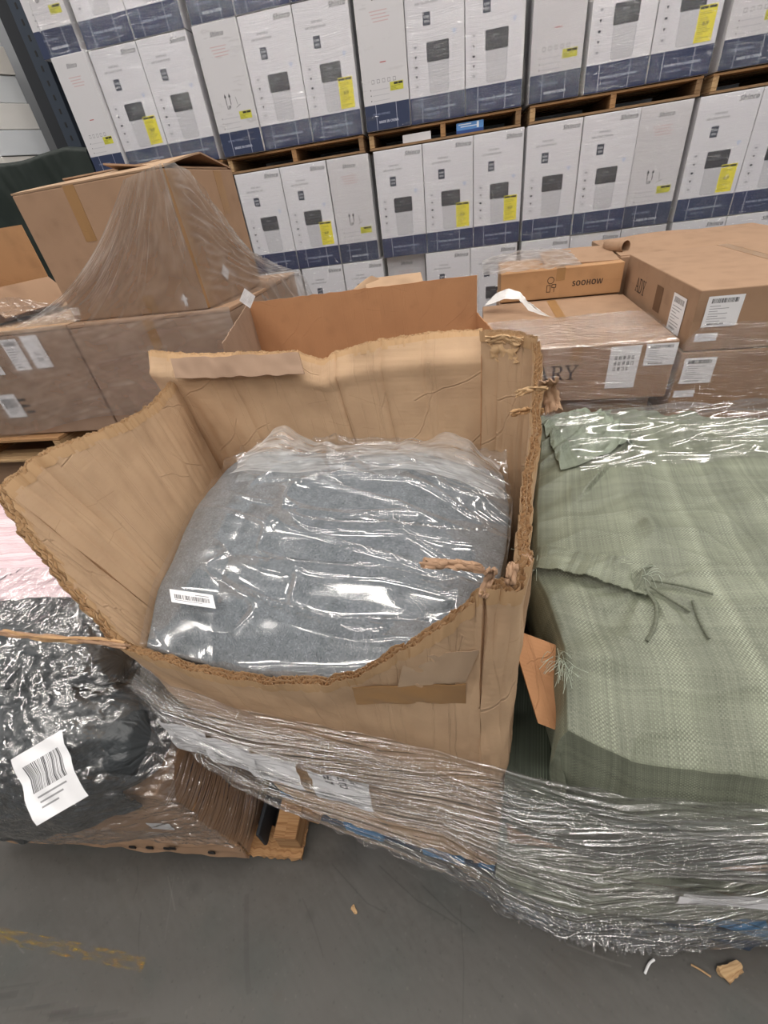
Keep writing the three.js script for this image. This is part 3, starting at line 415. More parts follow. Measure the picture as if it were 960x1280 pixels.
{
  const t = carton('brown_carton', 'large brown carton set askew on top of the left load under draped film', UW, UH, UD, M.kraft, onU(0, 0, 0), -UT, leftGroup, { tape: false });
  part('tape', plain(0.055, 0.19, 0.001, 0.29, UH - 0.095, 0.0008), M.tape, t); part('tape', plain(0.055, 0.07, 0.001, 0.45, 0.04, 0.0008), M.tape, t); part('tape', plain(0.001, 0.16, 0.06, UW + 0.0008, UH - 0.085, -0.4), M.tape, t); part('tape', plain(0.001, 0.48, 0.05, UW + 0.0008, UH / 2, -0.02), M.tape, t);
  part('top_flap', slab((a, b) => [a * UW, UH + 0.003 + 0.06 * b * (0.75 + 0.25 * a) - 0.01 * b * b, -0.3 * b], 16, 8, 0.006, (a, b) => [a * UW, b * 0.3]), M.kraftPale, t);
  part('top_flap', slab((a, b) => [UW - 0.32 * b, UH + 0.003 + 0.05 * b - 0.02 * Math.sin(a * 5) * b, -0.1 - a * (UD - 0.14)], 14, 8, 0.006, (a, b) => [a * 0.6, b * 0.3]), M.kraft, t);
  part('top_flap', slab((a, b) => [a * UW, UH + 0.003 + 0.05 * b, -UD + 0.24 * b], 10, 6, 0.006, (a, b) => [a * UW, b * 0.3]), M.kraft, t);
  const d = part('paper_label', paperGeo([0, 0, 0], [0.7071, 0.7071, 0], [-0.7071, 0.7071, 0], 0.05, 0.05, 0), labelMat('blank', 12), t, 'small white diamond label'); d.rotation.y = Math.PI / 2; d.position.set(UW + 0.002, 0.11, -0.22);
  const a = part('arrow_mark', mergeGeometries([(() => { const s = new THREE.Shape([[0, 0.045], [0.018, 0.02], [0.008, 0.02], [0.008, -0.005], [-0.008, -0.005], [-0.008, 0.02], [-0.018, 0.02]].map((p) => new THREE.Vector2(...p))); return new THREE.ShapeGeometry(s); })()]), M.paper, t, 'white arrow mark'); a.position.set(UW - 0.1, 0.025, 0.0018);
  // film: front drape, fanned out from the near top corner
  const corner = onU(UW + 0.012, UH + 0.012, 0.012);
  solo('stretch_film', sheet((u, v) => { // u: fan, v: down
    const x = lerp(-0.34, UW, Math.pow(u, 0.8)), top = UH * smooth(0, 0.16, u) * lerp(0.3, 1, u), q = v;
    const bx = lerp(-0.45, UW + 0.01, u), tx = lerp(0.56, UW + 0.012, u), ty = lerp(UH * 0.97, UH + 0.012, u);
    const X = lerp(tx, bx, q * (0.75 + 0.25 * q)), Y = lerp(ty, 0.006 - 0.03 * (1 - u), q) - 0.06 * Math.sin(q * 3.14) * (1 - u), ang = u * 9;
    const out = 0.012 + 0.016 * ridge(ang * 1.1, q * 0.9) * Math.sin(Math.min(1, q * 1.3) * 2.6) + (X < 0 ? 0.05 * (-X) : 0); void x; void top;
    return onU(X, Y, out);
  }, 120, 60, (u, v) => [v * 0.6, u * 0.8]), F.milky, 'milky film draped in folds down the front of the askew carton', 'stretch film');
  solo('stretch_film', sheet((u, v) => { const z = -lerp(0, UD + 0.35 * v, u), Y = lerp(UH + 0.012 - 0.4 * smooth(0.1, 1, u) * 0.9, -0.02 - 0.12 * smooth(0.85, 1, v), v), out = 0.012 + 0.02 * ridge(u * 2 + v * 2.2, v * 7 - u * 4) * smooth(0, 0.1, u) + 0.12 * u * v * v; return onU(UW + out, Y, z); }, 90, 70, (u, v) => [u * 0.9, v * 0.5]), F.milky, 'milky film stretched over the right face of the askew carton', 'stretch film');
  void corner;
  solo('stretch_film', sheet((u, v) => { const s = lerp(-1.93, 0.1, u), y = 1.29 - v * (0.5 + 0.05 * Math.sin(u * 8)), off = 0.014 + 0.009 * ridge(s * 1.3 + y, y * 12 - s * 2) + 0.01 * fbm(s * 3, y * 3); return onL(s, y - 0.02, off); }, 120, 70, (u, v) => [u * 2, v * 0.5]), F.milky, 'milky film round the two big cartons of the left load', 'stretch film');
  solo('stretch_film', sheet((u, v) => { const s = lerp(-1.7, -0.62, u), b = 0.05 * Math.sin(u * 2.6); const y = 1.275 + (0.02 + b + 0.05 * smooth(0.2, 0.5, u) * (1 - smooth(0.7, 1, u))) * v + 0.014 * ridge(s * 3, v * 6) ; return onL(s, y, 0.02 - 0.02 * v + 0.01 * ridge(u * 9, v * 3)); }, 70, 20, (u, v) => [u, v * 0.2]), F.crushed, 'gathered roll of film along the ledge below the askew carton', 'stretch film');
  const dm = solo('paper_label', paperGeo([0, 0, 0], [0.7071, 0.7071, 0], [-0.7071, 0.7071, 0], 0.055, 0.055, 0.002), labelMat('blank', 13), 'white diamond label on the film right of the askew carton', 'label'); dm.position.set(...onL(0.2, 1.295, 0.03)); dm.rotation.y = 0.7;
}
{ // open carton at the far left
  const p = onL(-1.78, 1.275, -0.18), t = thing('open_carton', 'open brown carton at the left edge with its side flap raised', 'carton', p, -LT - 0.1);
  const W = 0.5, H = 0.3, d = 0.45, th = 0.006;
  part('front_wall', plain(W, H, th, W / 2, H / 2, 0), M.kraftWarm, t); part('rear_wall', plain(W, H + 0.1, th, W / 2, H / 2 + 0.05, -d), M.kraftWarm, t); part('side_wall', plain(th, H, d, 0, H / 2, -d / 2), M.kraft, t);
  part('side_wall', plain(th, H * 0.5, d, W, H * 0.25, -d / 2), M.kraft, t); part('carton_floor', plain(W, th, d, W / 2, th / 2, -d / 2), M.kraft, t);
  part('front_flap', slab((a, b) => [a * W, H + b * 0.13, -b * 0.05], 6, 4, th, (a, b) => [a * W, b * 0.13]), M.kraftWarm, t);
  part('side_flap', slab((a, b) => [W + b * 0.12, H * 0.5 - b * 0.12, -a * d], 6, 4, th, (a, b) => [a * d, b * 0.13]), M.kraft, t);
}
{ // open orange-brown carton behind the crushed one
  const A = [-0.475, -2.22], B = [0.545, -2.05], C = [0.6, -1.6], Dd = [-0.52, -1.78], y0 = 0.165;
  const t = thing('open_carton', 'tall open orange brown carton behind the crushed carton', 'carton');
  const wall = (P, Q, ya, yb, name, mat, bulge = 0.01, lean = 0) => part(name, slab((u, v) => { const y = lerp(y0, lerp(ya, yb, u), v); const nx = -(Q[1] - P[1]), nz = Q[0] - P[0], L = Math.hypot(nx, nz), o = bulge * Math.sin(u * 3.14) * Math.sin(v * 3.1) + 0.004 * fbm(u * 5, v * 5) + lean * v; return [lerp(P[0], Q[0], u) + nx / L * o, y + 0.003 * n2(u * 30, 4) * v, lerp(P[1], Q[1], u) + nz / L * o]; }, 40, 30, 0.004, (u, v) => [u * 1.2, v * 1.1]), mat, t);
  wall(A, B, 1.25, 1.25, 'rear_wall', M.innerWarm); wall(B, C, 1.1, 1.0, 'right_wall', M.innerWarm, -0.01); wall(C, Dd, 1.08, 1.08, 'front_wall', M.innerWarm, 0); wall(Dd, A, 1.19, 1.25, 'left_wall', M.kraftDull, 0.02);
  part('torn_flap', slab((u, v) => [0.0 + u * 0.1 + v * 0.04, 1.24 + v * 0.05 * (1 - Math.abs(u - 0.6)), -2.16 - 0.02 * v], 8, 6, 0.005, (u, v) => [u * 0.1, v * 0.1]), M.kraftPale, t); part('torn_flap', slab((u, v) => [0.07 + u * 0.25, 1.245 + v * 0.03, -2.14 + u * 0.04 - 0.06 * v], 8, 4, 0.005, (u, v) => [u * 0.3, v * 0.1]), M.kraftPale, t);
  const p = palletProto(1.2, 0.8, [M.wood, M.woodGrey], 0.14); copyOf(p, 'wooden_pallet', 'wooden floor pallet under the open orange brown carton', null, [0.06, 0.012, -1.74], -9 * D).scale.set(0.8, 1, 0.6);
}

// ---------------------------------------------------------------- the crushed open carton in the middle
const FT = 21.1 * D, FO = [0.155, -0.34];
const onF = (s, y, off = 0) => [FO[0] + s * Math.cos(FT) - off * Math.sin(FT), y, FO[1] + s * Math.sin(FT) + off * Math.cos(FT)];
const bigBox = thing('crushed_carton', 'large open brown carton with torn rim and crushed walls', 'carton');
const RIM = [];
const TH = 0.017;
// name, bottom polyline, rim polyline (inside seen from the first to the last point), crease/bulge
function wallPanel(name, bot, top, mat, bulge, fold) {
  const B = path(bot), T = path(top), n = Math.max(24, Math.round(T.total * 130));
  const lip = (u) => { const p = T(u); return [p[0], p[1] - 0.024, p[2]]; };
  const f = (u, v) => { const b = B(u), t = lip(u), e = 0.004, t2 = T(Math.min(1, u + e)), t1 = T(Math.max(0, u - e)), nx = -(t2[2] - t1[2]), nz = t2[0] - t1[0], L = Math.hypot(nx, nz) || 1, o = bulge(u, v); const q = fold ? fold(u, v) : [0, 0]; return [lerp(b[0], t[0], v) + nx / L * (o + q[0]), lerp(b[1], t[1], v) + q[1], lerp(b[2], t[2], v) + nz / L * (o + q[0])]; };
  part(name, slab(f, n, 64, TH, (u, v) => [u * T.total, lerp(B(u)[1], T(u)[1], v)]), mat, bigBox);
  RIM.push({ f, T, n });
}
const groove = (u, c, v) => Math.exp(-(((u - c - 0.012 * Math.sin(v * 5)) / 0.006) ** 2)) - 0.35 * Math.exp(-(((u - c - 0.012) / 0.012) ** 2));
const wob = (k) => (u, v) => 0.006 * fbm(u * 3 + k, v * 3) + 0.003 * n2(u * 14 + k, v * 2);
const FRb = [0.15, 0.16, -0.345], FLb = [-0.43, 0.16, -0.575], LMb = [-0.6, 0.16, -0.78], RLb = [-0.6, 0.16, -1.5], RCb = [0.33, 0.16, -1.17], RRb = [0.45, 0.16, -1.06];
wallPanel('front_panel', [[-0.43, 0.2, -0.59], onF(-0.5, 0.17), onF(-0.3, 0.165), onF(-0.06, 0.165)],
  [[-0.598, 0.878, -0.636], [-0.514, 0.856, -0.598], [-0.407, 0.838, -0.557], [-0.28, 0.852, -0.508], [-0.159, 0.893, -0.461], [-0.078, 0.952, -0.43], [-0.006, 1.035, -0.402], [0.05, 1.1, -0.378], [0.085, 1.15, -0.366], [0.108, 1.195, -0.356]],
  M.inner, (u, v) => wob(1)(u, v) - 0.03 * Math.sin(v * 3) * Math.sin(u * 3.14) * 0.6);
wallPanel('corner_panel', [onF(-0.062, 0.165, 0.002), onF(-0.01, 0.165, -0.005), [0.15, 0.165, -0.37]], [[0.107, 1.195, -0.354], [0.14, 1.19, -0.352], [0.163, 1.2, -0.385]], M.inner, (u, v) => 0.004 * n2(u * 3, v * 6));
wallPanel('left_corner_panel', [[-0.44, 0.2, -0.8], [-0.43, 0.2, -0.7], [-0.42, 0.2, -0.6]], [[-0.752, 1.195, -0.79], [-0.715, 1.13, -0.748], [-0.665, 1.02, -0.695], [-0.63, 0.93, -0.66], [-0.6, 0.875, -0.64]], M.inner, wob(2));
wallPanel('left_panel', [[-0.55, 0.165, -1.5], [-0.5, 0.165, -1.1], [-0.44, 0.2, -0.805]], [[-0.653, 1.15, -1.54], [-0.668, 1.145, -1.35], [-0.69, 1.165, -1.17], [-0.73, 1.215, -0.92], [-0.752, 1.2, -0.795]], M.inner, (u, v) => wob(3)(u, v) - 0.02 * Math.sin(u * 3.1) * v - 0.012 * (groove(u, 0.86, v) + 0.6 * groove(u, 0.94, v) + 0.4 * groove(u, 0.5, v) + 0.3 * groove(u, 0.3, v)));
const rearFold = (u, v) => { const k = smooth(0.945, 0.965, v), bent = 0.6 + 0.25 * n2(u * 6, 1); return [-0.055 * (v - 0.955) / 0.045 * k * bent + (v > 0.93 && v < 0.96 ? 0.006 * Math.sin((v - 0.93) / 0.03 * 3.14) : 0), -0.012 * k * bent + (u > 0.5 && u < 0.6 ? -0.02 * Math.sin((u - 0.5) * 31.4) * smooth(0.9, 0.96, v) : 0)]; };
wallPanel('rear_panel', [[-0.55, 0.165, -1.505], [0.33, 0.165, -1.165]], [[-0.74, 1.25, -1.58], [-0.58, 1.234, -1.51], [-0.39, 1.23, -1.44], [-0.165, 1.225, -1.36], [-0.12, 1.212, -1.34], [-0.05, 1.228, -1.315], [0.07, 1.25, -1.27], [0.2, 1.262, -1.225], [0.325, 1.262, -1.18]], M.inner, (u, v) => wob(4)(u, v) + 0.012 * Math.sin(u * 9) * Math.sin(v * 3) - 0.011 * (groove(u, 0.625, v) + 0.7 * groove(u, 0.76, v) + 0.5 * groove(u, 0.875, v) + 0.35 * groove(u, 0.3, v)), rearFold);
wallPanel('rear_corner_panel', [[0.332, 0.165, -1.163], [0.45, 0.165, -1.06]], [[0.33, 1.26, -1.176], [0.385, 1.262, -1.13], [0.435, 1.25, -1.075]], M.inner, wob(5));
wallPanel('right_panel', [[0.45, 0.165, -1.055], [0.3, 0.165, -0.72], [0.155, 0.165, -0.385]], [[0.435, 1.245, -1.07], [0.405, 1.19, -0.97], [0.35, 1.15, -0.83], [0.285, 1.13, -0.68], [0.23, 1.12, -0.55], [0.19, 1.15, -0.455], [0.168, 1.195, -0.39]], M.inner, wob(6));
{ // torn corrugated rim: three liners with two fluted layers between them
  const pos = [[], []], uv = [[], []], idx = [[], []], R = mulberry(77);
  for (const { f, n } of RIM) {
    const steps = n * 4, P = []; for (let i = 0; i <= steps; i++) { const u = i / steps, q = f(u, 1), q0 = f(u, 0.97), w = f(Math.min(1, u + 0.003), 1), w0 = f(Math.max(0, u - 0.003), 1); const nx = -(w[2] - w0[2]), nz = w[0] - w0[0], L = Math.hypot(nx, nz) || 1, up = V(q[0] - q0[0], q[1] - q0[1], q[2] - q0[2]).normalize(); P.push({ q, nx: nx / L, nz: nz / L, up }); }
    const jag = (i, k) => 0.022 + 0.003 * n2(i * 0.05 + k * 3, k) + 0.002 * n2(i * 0.31, k * 7) + (R() - 0.5) * 0.0016;
    const W = 0.0014; // thickness of the paper
    const lay = (k, off, amp, set) => { let d = 0; const base = pos[set].length / 3; P.forEach((p, i) => { if (i) d += Math.hypot(p.q[0] - P[i - 1].q[0], p.q[2] - P[i - 1].q[2]); const crush = 1 + 0.4 * n2(i * 0.03, k), o = off + amp * crush * Math.sin(d / 0.013 * 6.283 + k) + 0.0014 * n2(i * 0.08, k), hgt = jag(i, k); for (const [h, e] of [[-0.004, -W / 2], [hgt, -W / 2], [hgt, W / 2], [-0.004, W / 2]]) { pos[set].push(p.q[0] + p.nx * (o + e) + p.up.x * h, p.q[1] + p.up.y * h, p.q[2] + p.nz * (o + e) + p.up.z * h); uv[set].push(d, h); } if (i) { const a = base + (i - 1) * 4; for (let c = 0; c < 3; c++) idx[set].push(a + c, a + c + 1, a + c + 4, a + c + 1, a + c + 5, a + c + 4); } }); };
    lay(0, -TH / 2, 0, 0); lay(1, 0, 0, 0); lay(2, TH / 2, 0, 0); lay(3, -TH / 4, TH / 4.6, 1); lay(4, TH / 4, TH / 4.6, 1);
  }
  [['torn_liner', M.liner], ['fluting', M.torn]].forEach(([nme, m], k) => { const g = new THREE.BufferGeometry(); g.setAttribute('position', new THREE.Float32BufferAttribute(pos[k], 3)); g.setAttribute('uv', new THREE.Float32BufferAttribute(uv[k], 2)); g.setIndex(idx[k]); g.computeVertexNormals(); part(nme, g, m, bigBox, k ? 'wavy corrugated edge' : 'torn paper edge'); });
  // torn strip sticking out at the left, curls at the right front corner, ragged right rim pieces
  const strip = (pts, w, name, mat = M.kraft, t = 0.008, wob2 = 0.01) => { const p = path(pts); part(name, slab((a, b) => { const q = p(a); return [q[0] + wob2 * 0.4 * n2(a * 6, b * 3), q[1] + (b - 0.5) * w * (0.35 + 0.65 * Math.sin(Math.min(1, a * 1.6 + 0.08) * 1.57)) + wob2 * 0.4 * n2(a * 4, b * 1.5 + 3), q[2] + wob2 * 0.5 * n2(a * 3, b * 1.5 + 9)]; }, 30, 6, t, (a, b) => [a * 0.3, b * w]), mat, bigBox); };
  strip([[-0.845, 0.928, -0.668], [-0.78, 0.91, -0.655], [-0.71, 0.897, -0.645], [-0.64, 0.884, -0.642], [-0.59, 0.872, -0.632]], 0.014, 'torn_strip', M.torn, 0.006, 0.006);
  part('folded_flap', slab((a, b) => { const p = [lerp(-0.63, -0.185, a), 0, lerp(-1.512, -1.35, a)], y = lerp(1.168, 1.222, b) + 0.004 * n2(a * 6, b); return [p[0] + 0.006 * n2(a * 4, 3) + 0.008 * (1 - b) - 0.0 * a, y, p[2] + 0.016 + 0.012 * (1 - b) - 0.03 * b]; }, 40, 8, 0.006, (a, b) => [a * 0.45, b * 0.055]), M.kraftDull, bigBox, 'greyer strip folded over at the back');
  // ragged scrap: a crumpled leaf of paper about c, w across along U, h along its other way
  const scrap = (name, c, U, W, w, h, seed, mat, t2 = 0.003, bend = 0.3) => { const u3 = V(...U).normalize(), v3 = V(...W).normalize(), nn = u3.clone().cross(v3); part(name, slab((a, b) => { const edge = 1 + 0.22 * n2(seed + b * 5, a * 3) + 0.12 * n2(seed + b * 13, a * 7), x = (a - 0.5) * w * edge, y = (b - 0.5) * h * (1 + 0.25 * n2(a * 5, seed) + 0.15 * n2(a * 14, seed)), z = bend * w * ((a - 0.5) ** 2 * 2) + 0.12 * Math.min(w, 0.04) * n2(a * 3 + seed, b * 2); return [0, 1, 2].map((k) => c[k] + u3.getComponent(k) * x + v3.getComponent(k) * y + nn.getComponent(k) * z); }, 16, 10, t2, (a, b) => [a * w, b * h]), mat, bigBox); };
  scrap('torn_curl', [0.075, 1.203, -0.385], [0.9, 0.05, 0.35], [0, 0.7, -0.5], 0.07, 0.01, 3, M.kraft, 0.005, 0.25);
  scrap('torn_curl', [0.112, 1.205, -0.356], [0.2, 1, 0.1], [0.9, 0, 0.4], 0.045, 0.011, 5, M.kraft, 0.003, -0.6); scrap('torn_curl', [0.135, 1.2, -0.35], [0.15, 1, -0.1], [0.9, 0, 0.4], 0.035, 0.01, 8, M.kraft, 0.003, 0.5);
  scrap('torn_curl', [0.165, 1.185, -0.385], [0.3, 1, -0.2], [0.9, 0, 0.4], 0.022, 0.012, 11, M.kraft, 0.004, 0.5);
  scrap('torn_patch', [0.375, 1.212, -1.128], [0.75, 0, 0.66], [0, 1, 0.1], 0.075, 0.05, 13, M.tornPale, 0.003, 0.15); scrap('torn_curl', [0.375, 1.243, -1.125], [0.75, 0, 0.66], [0, 1, 0.3], 0.085, 0.02, 15, M.tornPale, 0.004, 0.3);
  scrap('torn_curl', [0.375, 1.178, -0.935], [0.95, 0.1, 0.25], [0, 1, 0.1], 0.06, 0.014, 17, M.tornPale, 0.004, 0.3); scrap('torn_curl', [0.36, 1.14, -0.91], [0.95, 0.05, 0.25], [0, 1, 0.1], 0.065, 0.014, 19, M.torn, 0.004, 0.3);
  scrap('torn_curl', [0.42, 1.165, -0.93], [0.25, -1, 0.1], [0.9, 0.2, 0.3], 0.075, 0.035, 21, M.kraft, 0.004, 0.5);
  scrap('torn_strip', [-0.715, 0.898, -0.648], [0.965, -0.2, 0.15], [0.1, 0.8, -0.5], 0.26, 0.009, 23, M.kraft, 0.004, 0.04);
  // clear and brown tapes on the outside of the front
  part('tape', slab((a, b) => onF(lerp(-0.27, -0.075, a), lerp(0.85, 0.905, b) + 0.075 * a, 0.0075 + 0.004 * fbm(a * 3, b * 3)), 10, 4, 0.001, (a, b) => [a * 0.2, b * 0.06]), M.tape, bigBox, 'brown tape on the front'); part('tape', slab((a, b) => onF(lerp(-0.185, -0.075, a) + 0.02 * b, lerp(0.935, 1.02, b) + 0.05 * a, 0.008 + 0.003 * fbm(a * 3, b * 3)), 10, 6, 0.001, (a, b) => [a * 0.2, b * 0.06]), M.clearTape, bigBox, 'clear glossy tape on the front'); 
}

// ---------------------------------------------------------------- grey felt bundle in a clear bag inside the crushed carton
const feltMap = canvas(1024, 1024, (g, w, h) => {
  g.fillStyle = '#7a7f84'; g.fillRect(0, 0, w, h); const r = mulberry(51);  // base grey lightened to carry the haze of the bag
  for (let i = 0; i < 500; i++) { const x = r() * w, y = r() * h, s = 12 + r() * 50, q = g.createRadialGradient(x, y, 0, x, y, s); const c = r() < 0.5 ? '52,56,60' : '150,156,162'; q.addColorStop(0, `rgba(${c},.14)`); q.addColorStop(1, `rgba(${c},0)`); g.fillStyle = q; g.fillRect(x - s, y - s, 2 * s, 2 * s); }
  for (let i = 0; i < 16000; i++) { const x = r() * w, y = r() * h, a = r() * 6.28, l = 4 + r() * 16, b = (r() - 0.5) * 8; g.strokeStyle = r() < 0.5 ? `rgba(36,39,42,${0.15 + r() * 0.35})` : `rgba(205,211,217,${0.12 + r() * 0.4})`; g.lineWidth = 0.7 + r() * 1.5; g.beginPath(); g.moveTo(x, y); g.quadraticCurveTo(x + Math.cos(a) * l * 0.5 + b, y + Math.sin(a) * l * 0.5 - b, x + Math.cos(a) * l, y + Math.sin(a) * l); g.stroke(); }
}, [1 / 0.42, 1 / 0.42]);
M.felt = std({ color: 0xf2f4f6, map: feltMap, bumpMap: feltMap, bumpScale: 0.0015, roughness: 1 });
// outline of the bundle seen from above, front left corner first, towards the right
const bagEdge = { l: path([[-0.575, 0.83, -0.655], [-0.585, 0.86, -0.8], [-0.565, 0.88, -1.1], [-0.5, 0.9, -1.3], [-0.43, 0.91, -1.39]]), r: path([[0.125, 0.87, -0.43], [0.195, 0.885, -0.58], [0.262, 0.895, -0.72], [0.315, 0.9, -0.86], [0.35, 0.9, -1.02]]), f: path([[-0.575, 0.83, -0.655], [-0.41, 0.805, -0.59], [-0.16, 0.83, -0.49], [0.02, 0.855, -0.42], [0.125, 0.87, -0.43]]), b: path([[-0.43, 0.91, -1.39], [-0.15, 0.9, -1.3], [0.15, 0.91, -1.2], [0.35, 0.9, -1.02]]) };
function bundle(u, v, grow, lift) { // Coons patch with rounded, falling rim; u right, v back
  const U = clamp((u - 0.5) / (1 - 2 * grow) + 0.5), W = clamp((v - 0.5) / (1 - 2 * grow) + 0.5);
  const L = bagEdge.l(W), R = bagEdge.r(W), Fr = bagEdge.f(U), B = bagEdge.b(U), c = (k) => lerp(L[k], R[k], U) + lerp(Fr[k], B[k], W) - (lerp(lerp(bagEdge.f(0)[k], bagEdge.f(1)[k], U), lerp(bagEdge.b(0)[k], bagEdge.b(1)[k], U), W));
  const e = Math.max(Math.abs(U - 0.5), Math.abs(W - 0.5)) * 2; // 0 middle .. 1 edge
  const dome = 0.06 * (1 - Math.pow(Math.abs(U - 0.5) * 2, 4)) * (1 - Math.pow(Math.abs(W - 0.5) * 2, 4));
  const out = Math.max(grow - Math.min(u, 1 - u), grow - Math.min(v, 1 - v), 0) / grow; // beyond the rim: falls down
  const mid = [-0.15, -0.85], x = c(0), z = c(2); void e;
  return [x + (mid[0] - x) * 0.05 * out, c(1) + dome + lift - 0.26 * out * out - 0.05 * out + (out ? 0 : 0), z + (mid[1] - z) * 0.05 * out];
}
{
  const t = thing('felt_bundle', 'dark grey felt bundle in a clear plastic bag inside the crushed carton', 'bundle');
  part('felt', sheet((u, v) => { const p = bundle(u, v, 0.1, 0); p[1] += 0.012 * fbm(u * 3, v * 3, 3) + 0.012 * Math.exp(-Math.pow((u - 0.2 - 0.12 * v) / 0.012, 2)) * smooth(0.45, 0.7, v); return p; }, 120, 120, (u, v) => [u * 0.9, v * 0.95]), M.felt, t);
  const peaks = (u, v) => 0.03 * Math.exp(-((u - 0.86) ** 2 / 0.004 + (v - 0.94) ** 2 / 0.003)) + 0.045 * Math.exp(-((u - 0.2) ** 2 / 0.004 + (v - 0.95) ** 2 / 0.002)) + 0.03 * Math.exp(-((u - 0.55) ** 2 / 0.02 + (v - 0.96) ** 2 / 0.002));
  const folds = (u, v) => { // long soft folds running right and down from the upper right, and a crumpled back strip
    const q = v + 0.22 * u + 0.05 * Math.sin(u * 5), a = Math.pow(ridge(u * 0.8 + 2, q * 3.4), 9) * 0.034, b = Math.pow(ridge(u * 1.6 + 8, q * 6 + u), 9) * 0.014, c = Math.pow(ridge(u * 3, v * 5 + 4), 5) * 0.024 * smooth(0.6, 0.85, v);
    return (a + 0.7 * b) * smooth(0.3, 0.6, u + 0.25 * v) + 0.15 * b + c;
  };
  const bag = part('plastic_bag', sheet((u, v) => { const p = bundle(u, v, 0.07, 0.012); p[1] += folds(u, v) + peaks(u, v) + 0.01 * fbm(u * 1.6, v * 1.6, 2); const s = 1.02; p[0] = -0.15 + (p[0] + 0.15) * s; p[2] = -0.85 + (p[2] + 0.85) * s; return p; }, 220, 220, (u, v) => [u * 0.9, v * 0.95]), F.bag, t, 'clear wrinkled plastic bag');
  // second bag layer standing up along the back
  part('bag_mouth', sheet((u, v) => { const p = bundle(lerp(0.1, 0.97, u), 0.92 - 0.2 * (1 - v), 0.02, 0.02), h = v * v * (0.01 + 0.07 * Math.exp(-((u - 0.13) ** 2) / 0.006) + 0.05 * Math.exp(-((u - 0.84) ** 2) / 0.012) + 0.01 * n2(u * 9, 5)); return [p[0] + 0.008 * n2(u * 4, v * 3), p[1] + h + 0.008 * ridge(u * 4, v * 2), p[2] + 0.012 * n2(u * 3, v * 2 + 4) - 0.02 * v]; }, 120, 26, (u, v) => [u * 0.9, v * 0.3]), F.mouth, bag, 'cloudy folded bag mouth');
  part('barcode_label', paperGeo([-0.452, 0.907, -0.703], [0.942, -0.02, 0.335], [-0.3, 0.3, -0.9], 0.115, 0.036, 0.001), labelMat('strip', 14), bag, 'white barcode label on the bag');
}
{ // lower bundles that carry it, seen through the gaps
  const t = thing('felt_bundle', 'second dark felt bundle lying beneath the bagged one in the crushed carton', 'bundle');
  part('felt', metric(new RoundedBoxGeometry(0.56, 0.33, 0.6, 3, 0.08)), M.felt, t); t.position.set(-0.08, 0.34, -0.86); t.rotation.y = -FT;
  const k = solo('cardboard_sheet', slab((u, v) => [lerp(0.185, 0.262, u) + 0.02 * (1 - v), lerp(0.83, 0.95, v) - 0.03 * u, lerp(-0.36, -0.47, v) + 0.03 * u], 12, 12, 0.006, (u, v) => [u * 0.3, v * 0.3]), M.innerWarm, 'orange brown cardboard sheet wedged between the crushed carton and the green sack', 'cardboard'); void k;
}

// ---------------------------------------------------------------- green woven sacks
const weaveMap = canvas(1024, 1024, (g, w, h) => {
  const r = mulberry(71), n = 128, s = w / n, rows = [], cols = []; let a = 0, b = 0;
  for (let i = 0; i < n; i++) { a = a * 0.8 + (r() - 0.5) * 26; b = b * 0.8 + (r() - 0.5) * 44; rows.push(a + (r() - 0.5) * 16); cols.push(b + (r() - 0.5) * 22); }
  for (let j = 0; j < n; j++) for (let i = 0; i < n; i++) { const d = 200 + ((i + j) % 2 ? cols[i] : rows[j]) + ((i + j) % 2 ? 9 : -9) + (r() - 0.5) * 8; g.fillStyle = `rgb(${d},${d},${d * 0.985})`; g.fillRect(i * s, j * s, s + 1, s + 1); g.fillStyle = 'rgba(40,48,36,.18)'; if ((i + j) % 2) g.fillRect(i * s + s - 1.4, j * s, 1.4, s); else g.fillRect(i * s, j * s + s - 1.4, s, 1.4); }
}, [1 / 0.33, 1 / 0.33]);
const weaveBump = canvas(512, 512, (g, w) => { const n = 32, s = w / n; for (let j = 0; j < n; j++) for (let i = 0; i < n; i++) { const up = (i + j) % 2; const q = up ? g.createLinearGradient(i * s, 0, i * s + s, 0) : g.createLinearGradient(0, j * s, 0, j * s + s); q.addColorStop(0, '#404040'); q.addColorStop(0.5, '#d0d0d0'); q.addColorStop(1, '#404040'); g.fillStyle = q; g.fillRect(i * s, j * s, s, s); } }, [1 / 0.0825, 1 / 0.0825], false);
M.sack = new THREE.MeshPhysicalMaterial({ color: 0x979d8b, map: weaveMap, bumpMap: weaveBump, bumpScale: 0.0004, roughness: 0.52, sheen: 0.3, sheenColor: new THREE.Color(0xc9d4bd), sheenRoughness: 0.5 });
M.thread = std({ color: 0xaeb8a8, roughness: 0.5 });
M.sackFold = new THREE.MeshPhysicalMaterial({ color: 0xa2ad9c, map: weaveMap, bumpMap: weaveBump, bumpScale: 0.0004, roughness: 0.45 });
M.sackShaded = new THREE.MeshPhysicalMaterial({ color: 0x566052, map: weaveMap, bumpMap: weaveBump, bumpScale: 0.0006, roughness: 0.55 });  // shade on the upright front, put into a darker cloth colour
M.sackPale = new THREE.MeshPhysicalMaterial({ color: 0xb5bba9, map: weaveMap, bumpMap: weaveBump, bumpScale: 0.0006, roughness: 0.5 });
const seg = (x, z, a, b) => { const dx = b[0] - a[0], dz = b[1] - a[1], L = dx * dx + dz * dz, t = clamp(((x - a[0]) * dx + (z - a[1]) * dz) / L), ex = x - a[0] - t * dx, ez = z - a[1] - t * dz; return [Math.hypot(ex, ez), Math.sign(dx * (z - a[1]) - dz * (x - a[0])), t]; };
const SEAM = [[0.255, -0.6], [0.31, -0.568], [0.346, -0.539], [0.38, -0.512], [0.414, -0.492], [0.44, -0.497]], KNOT = [0.433, -0.497], PINCH = [0.498, -0.637];
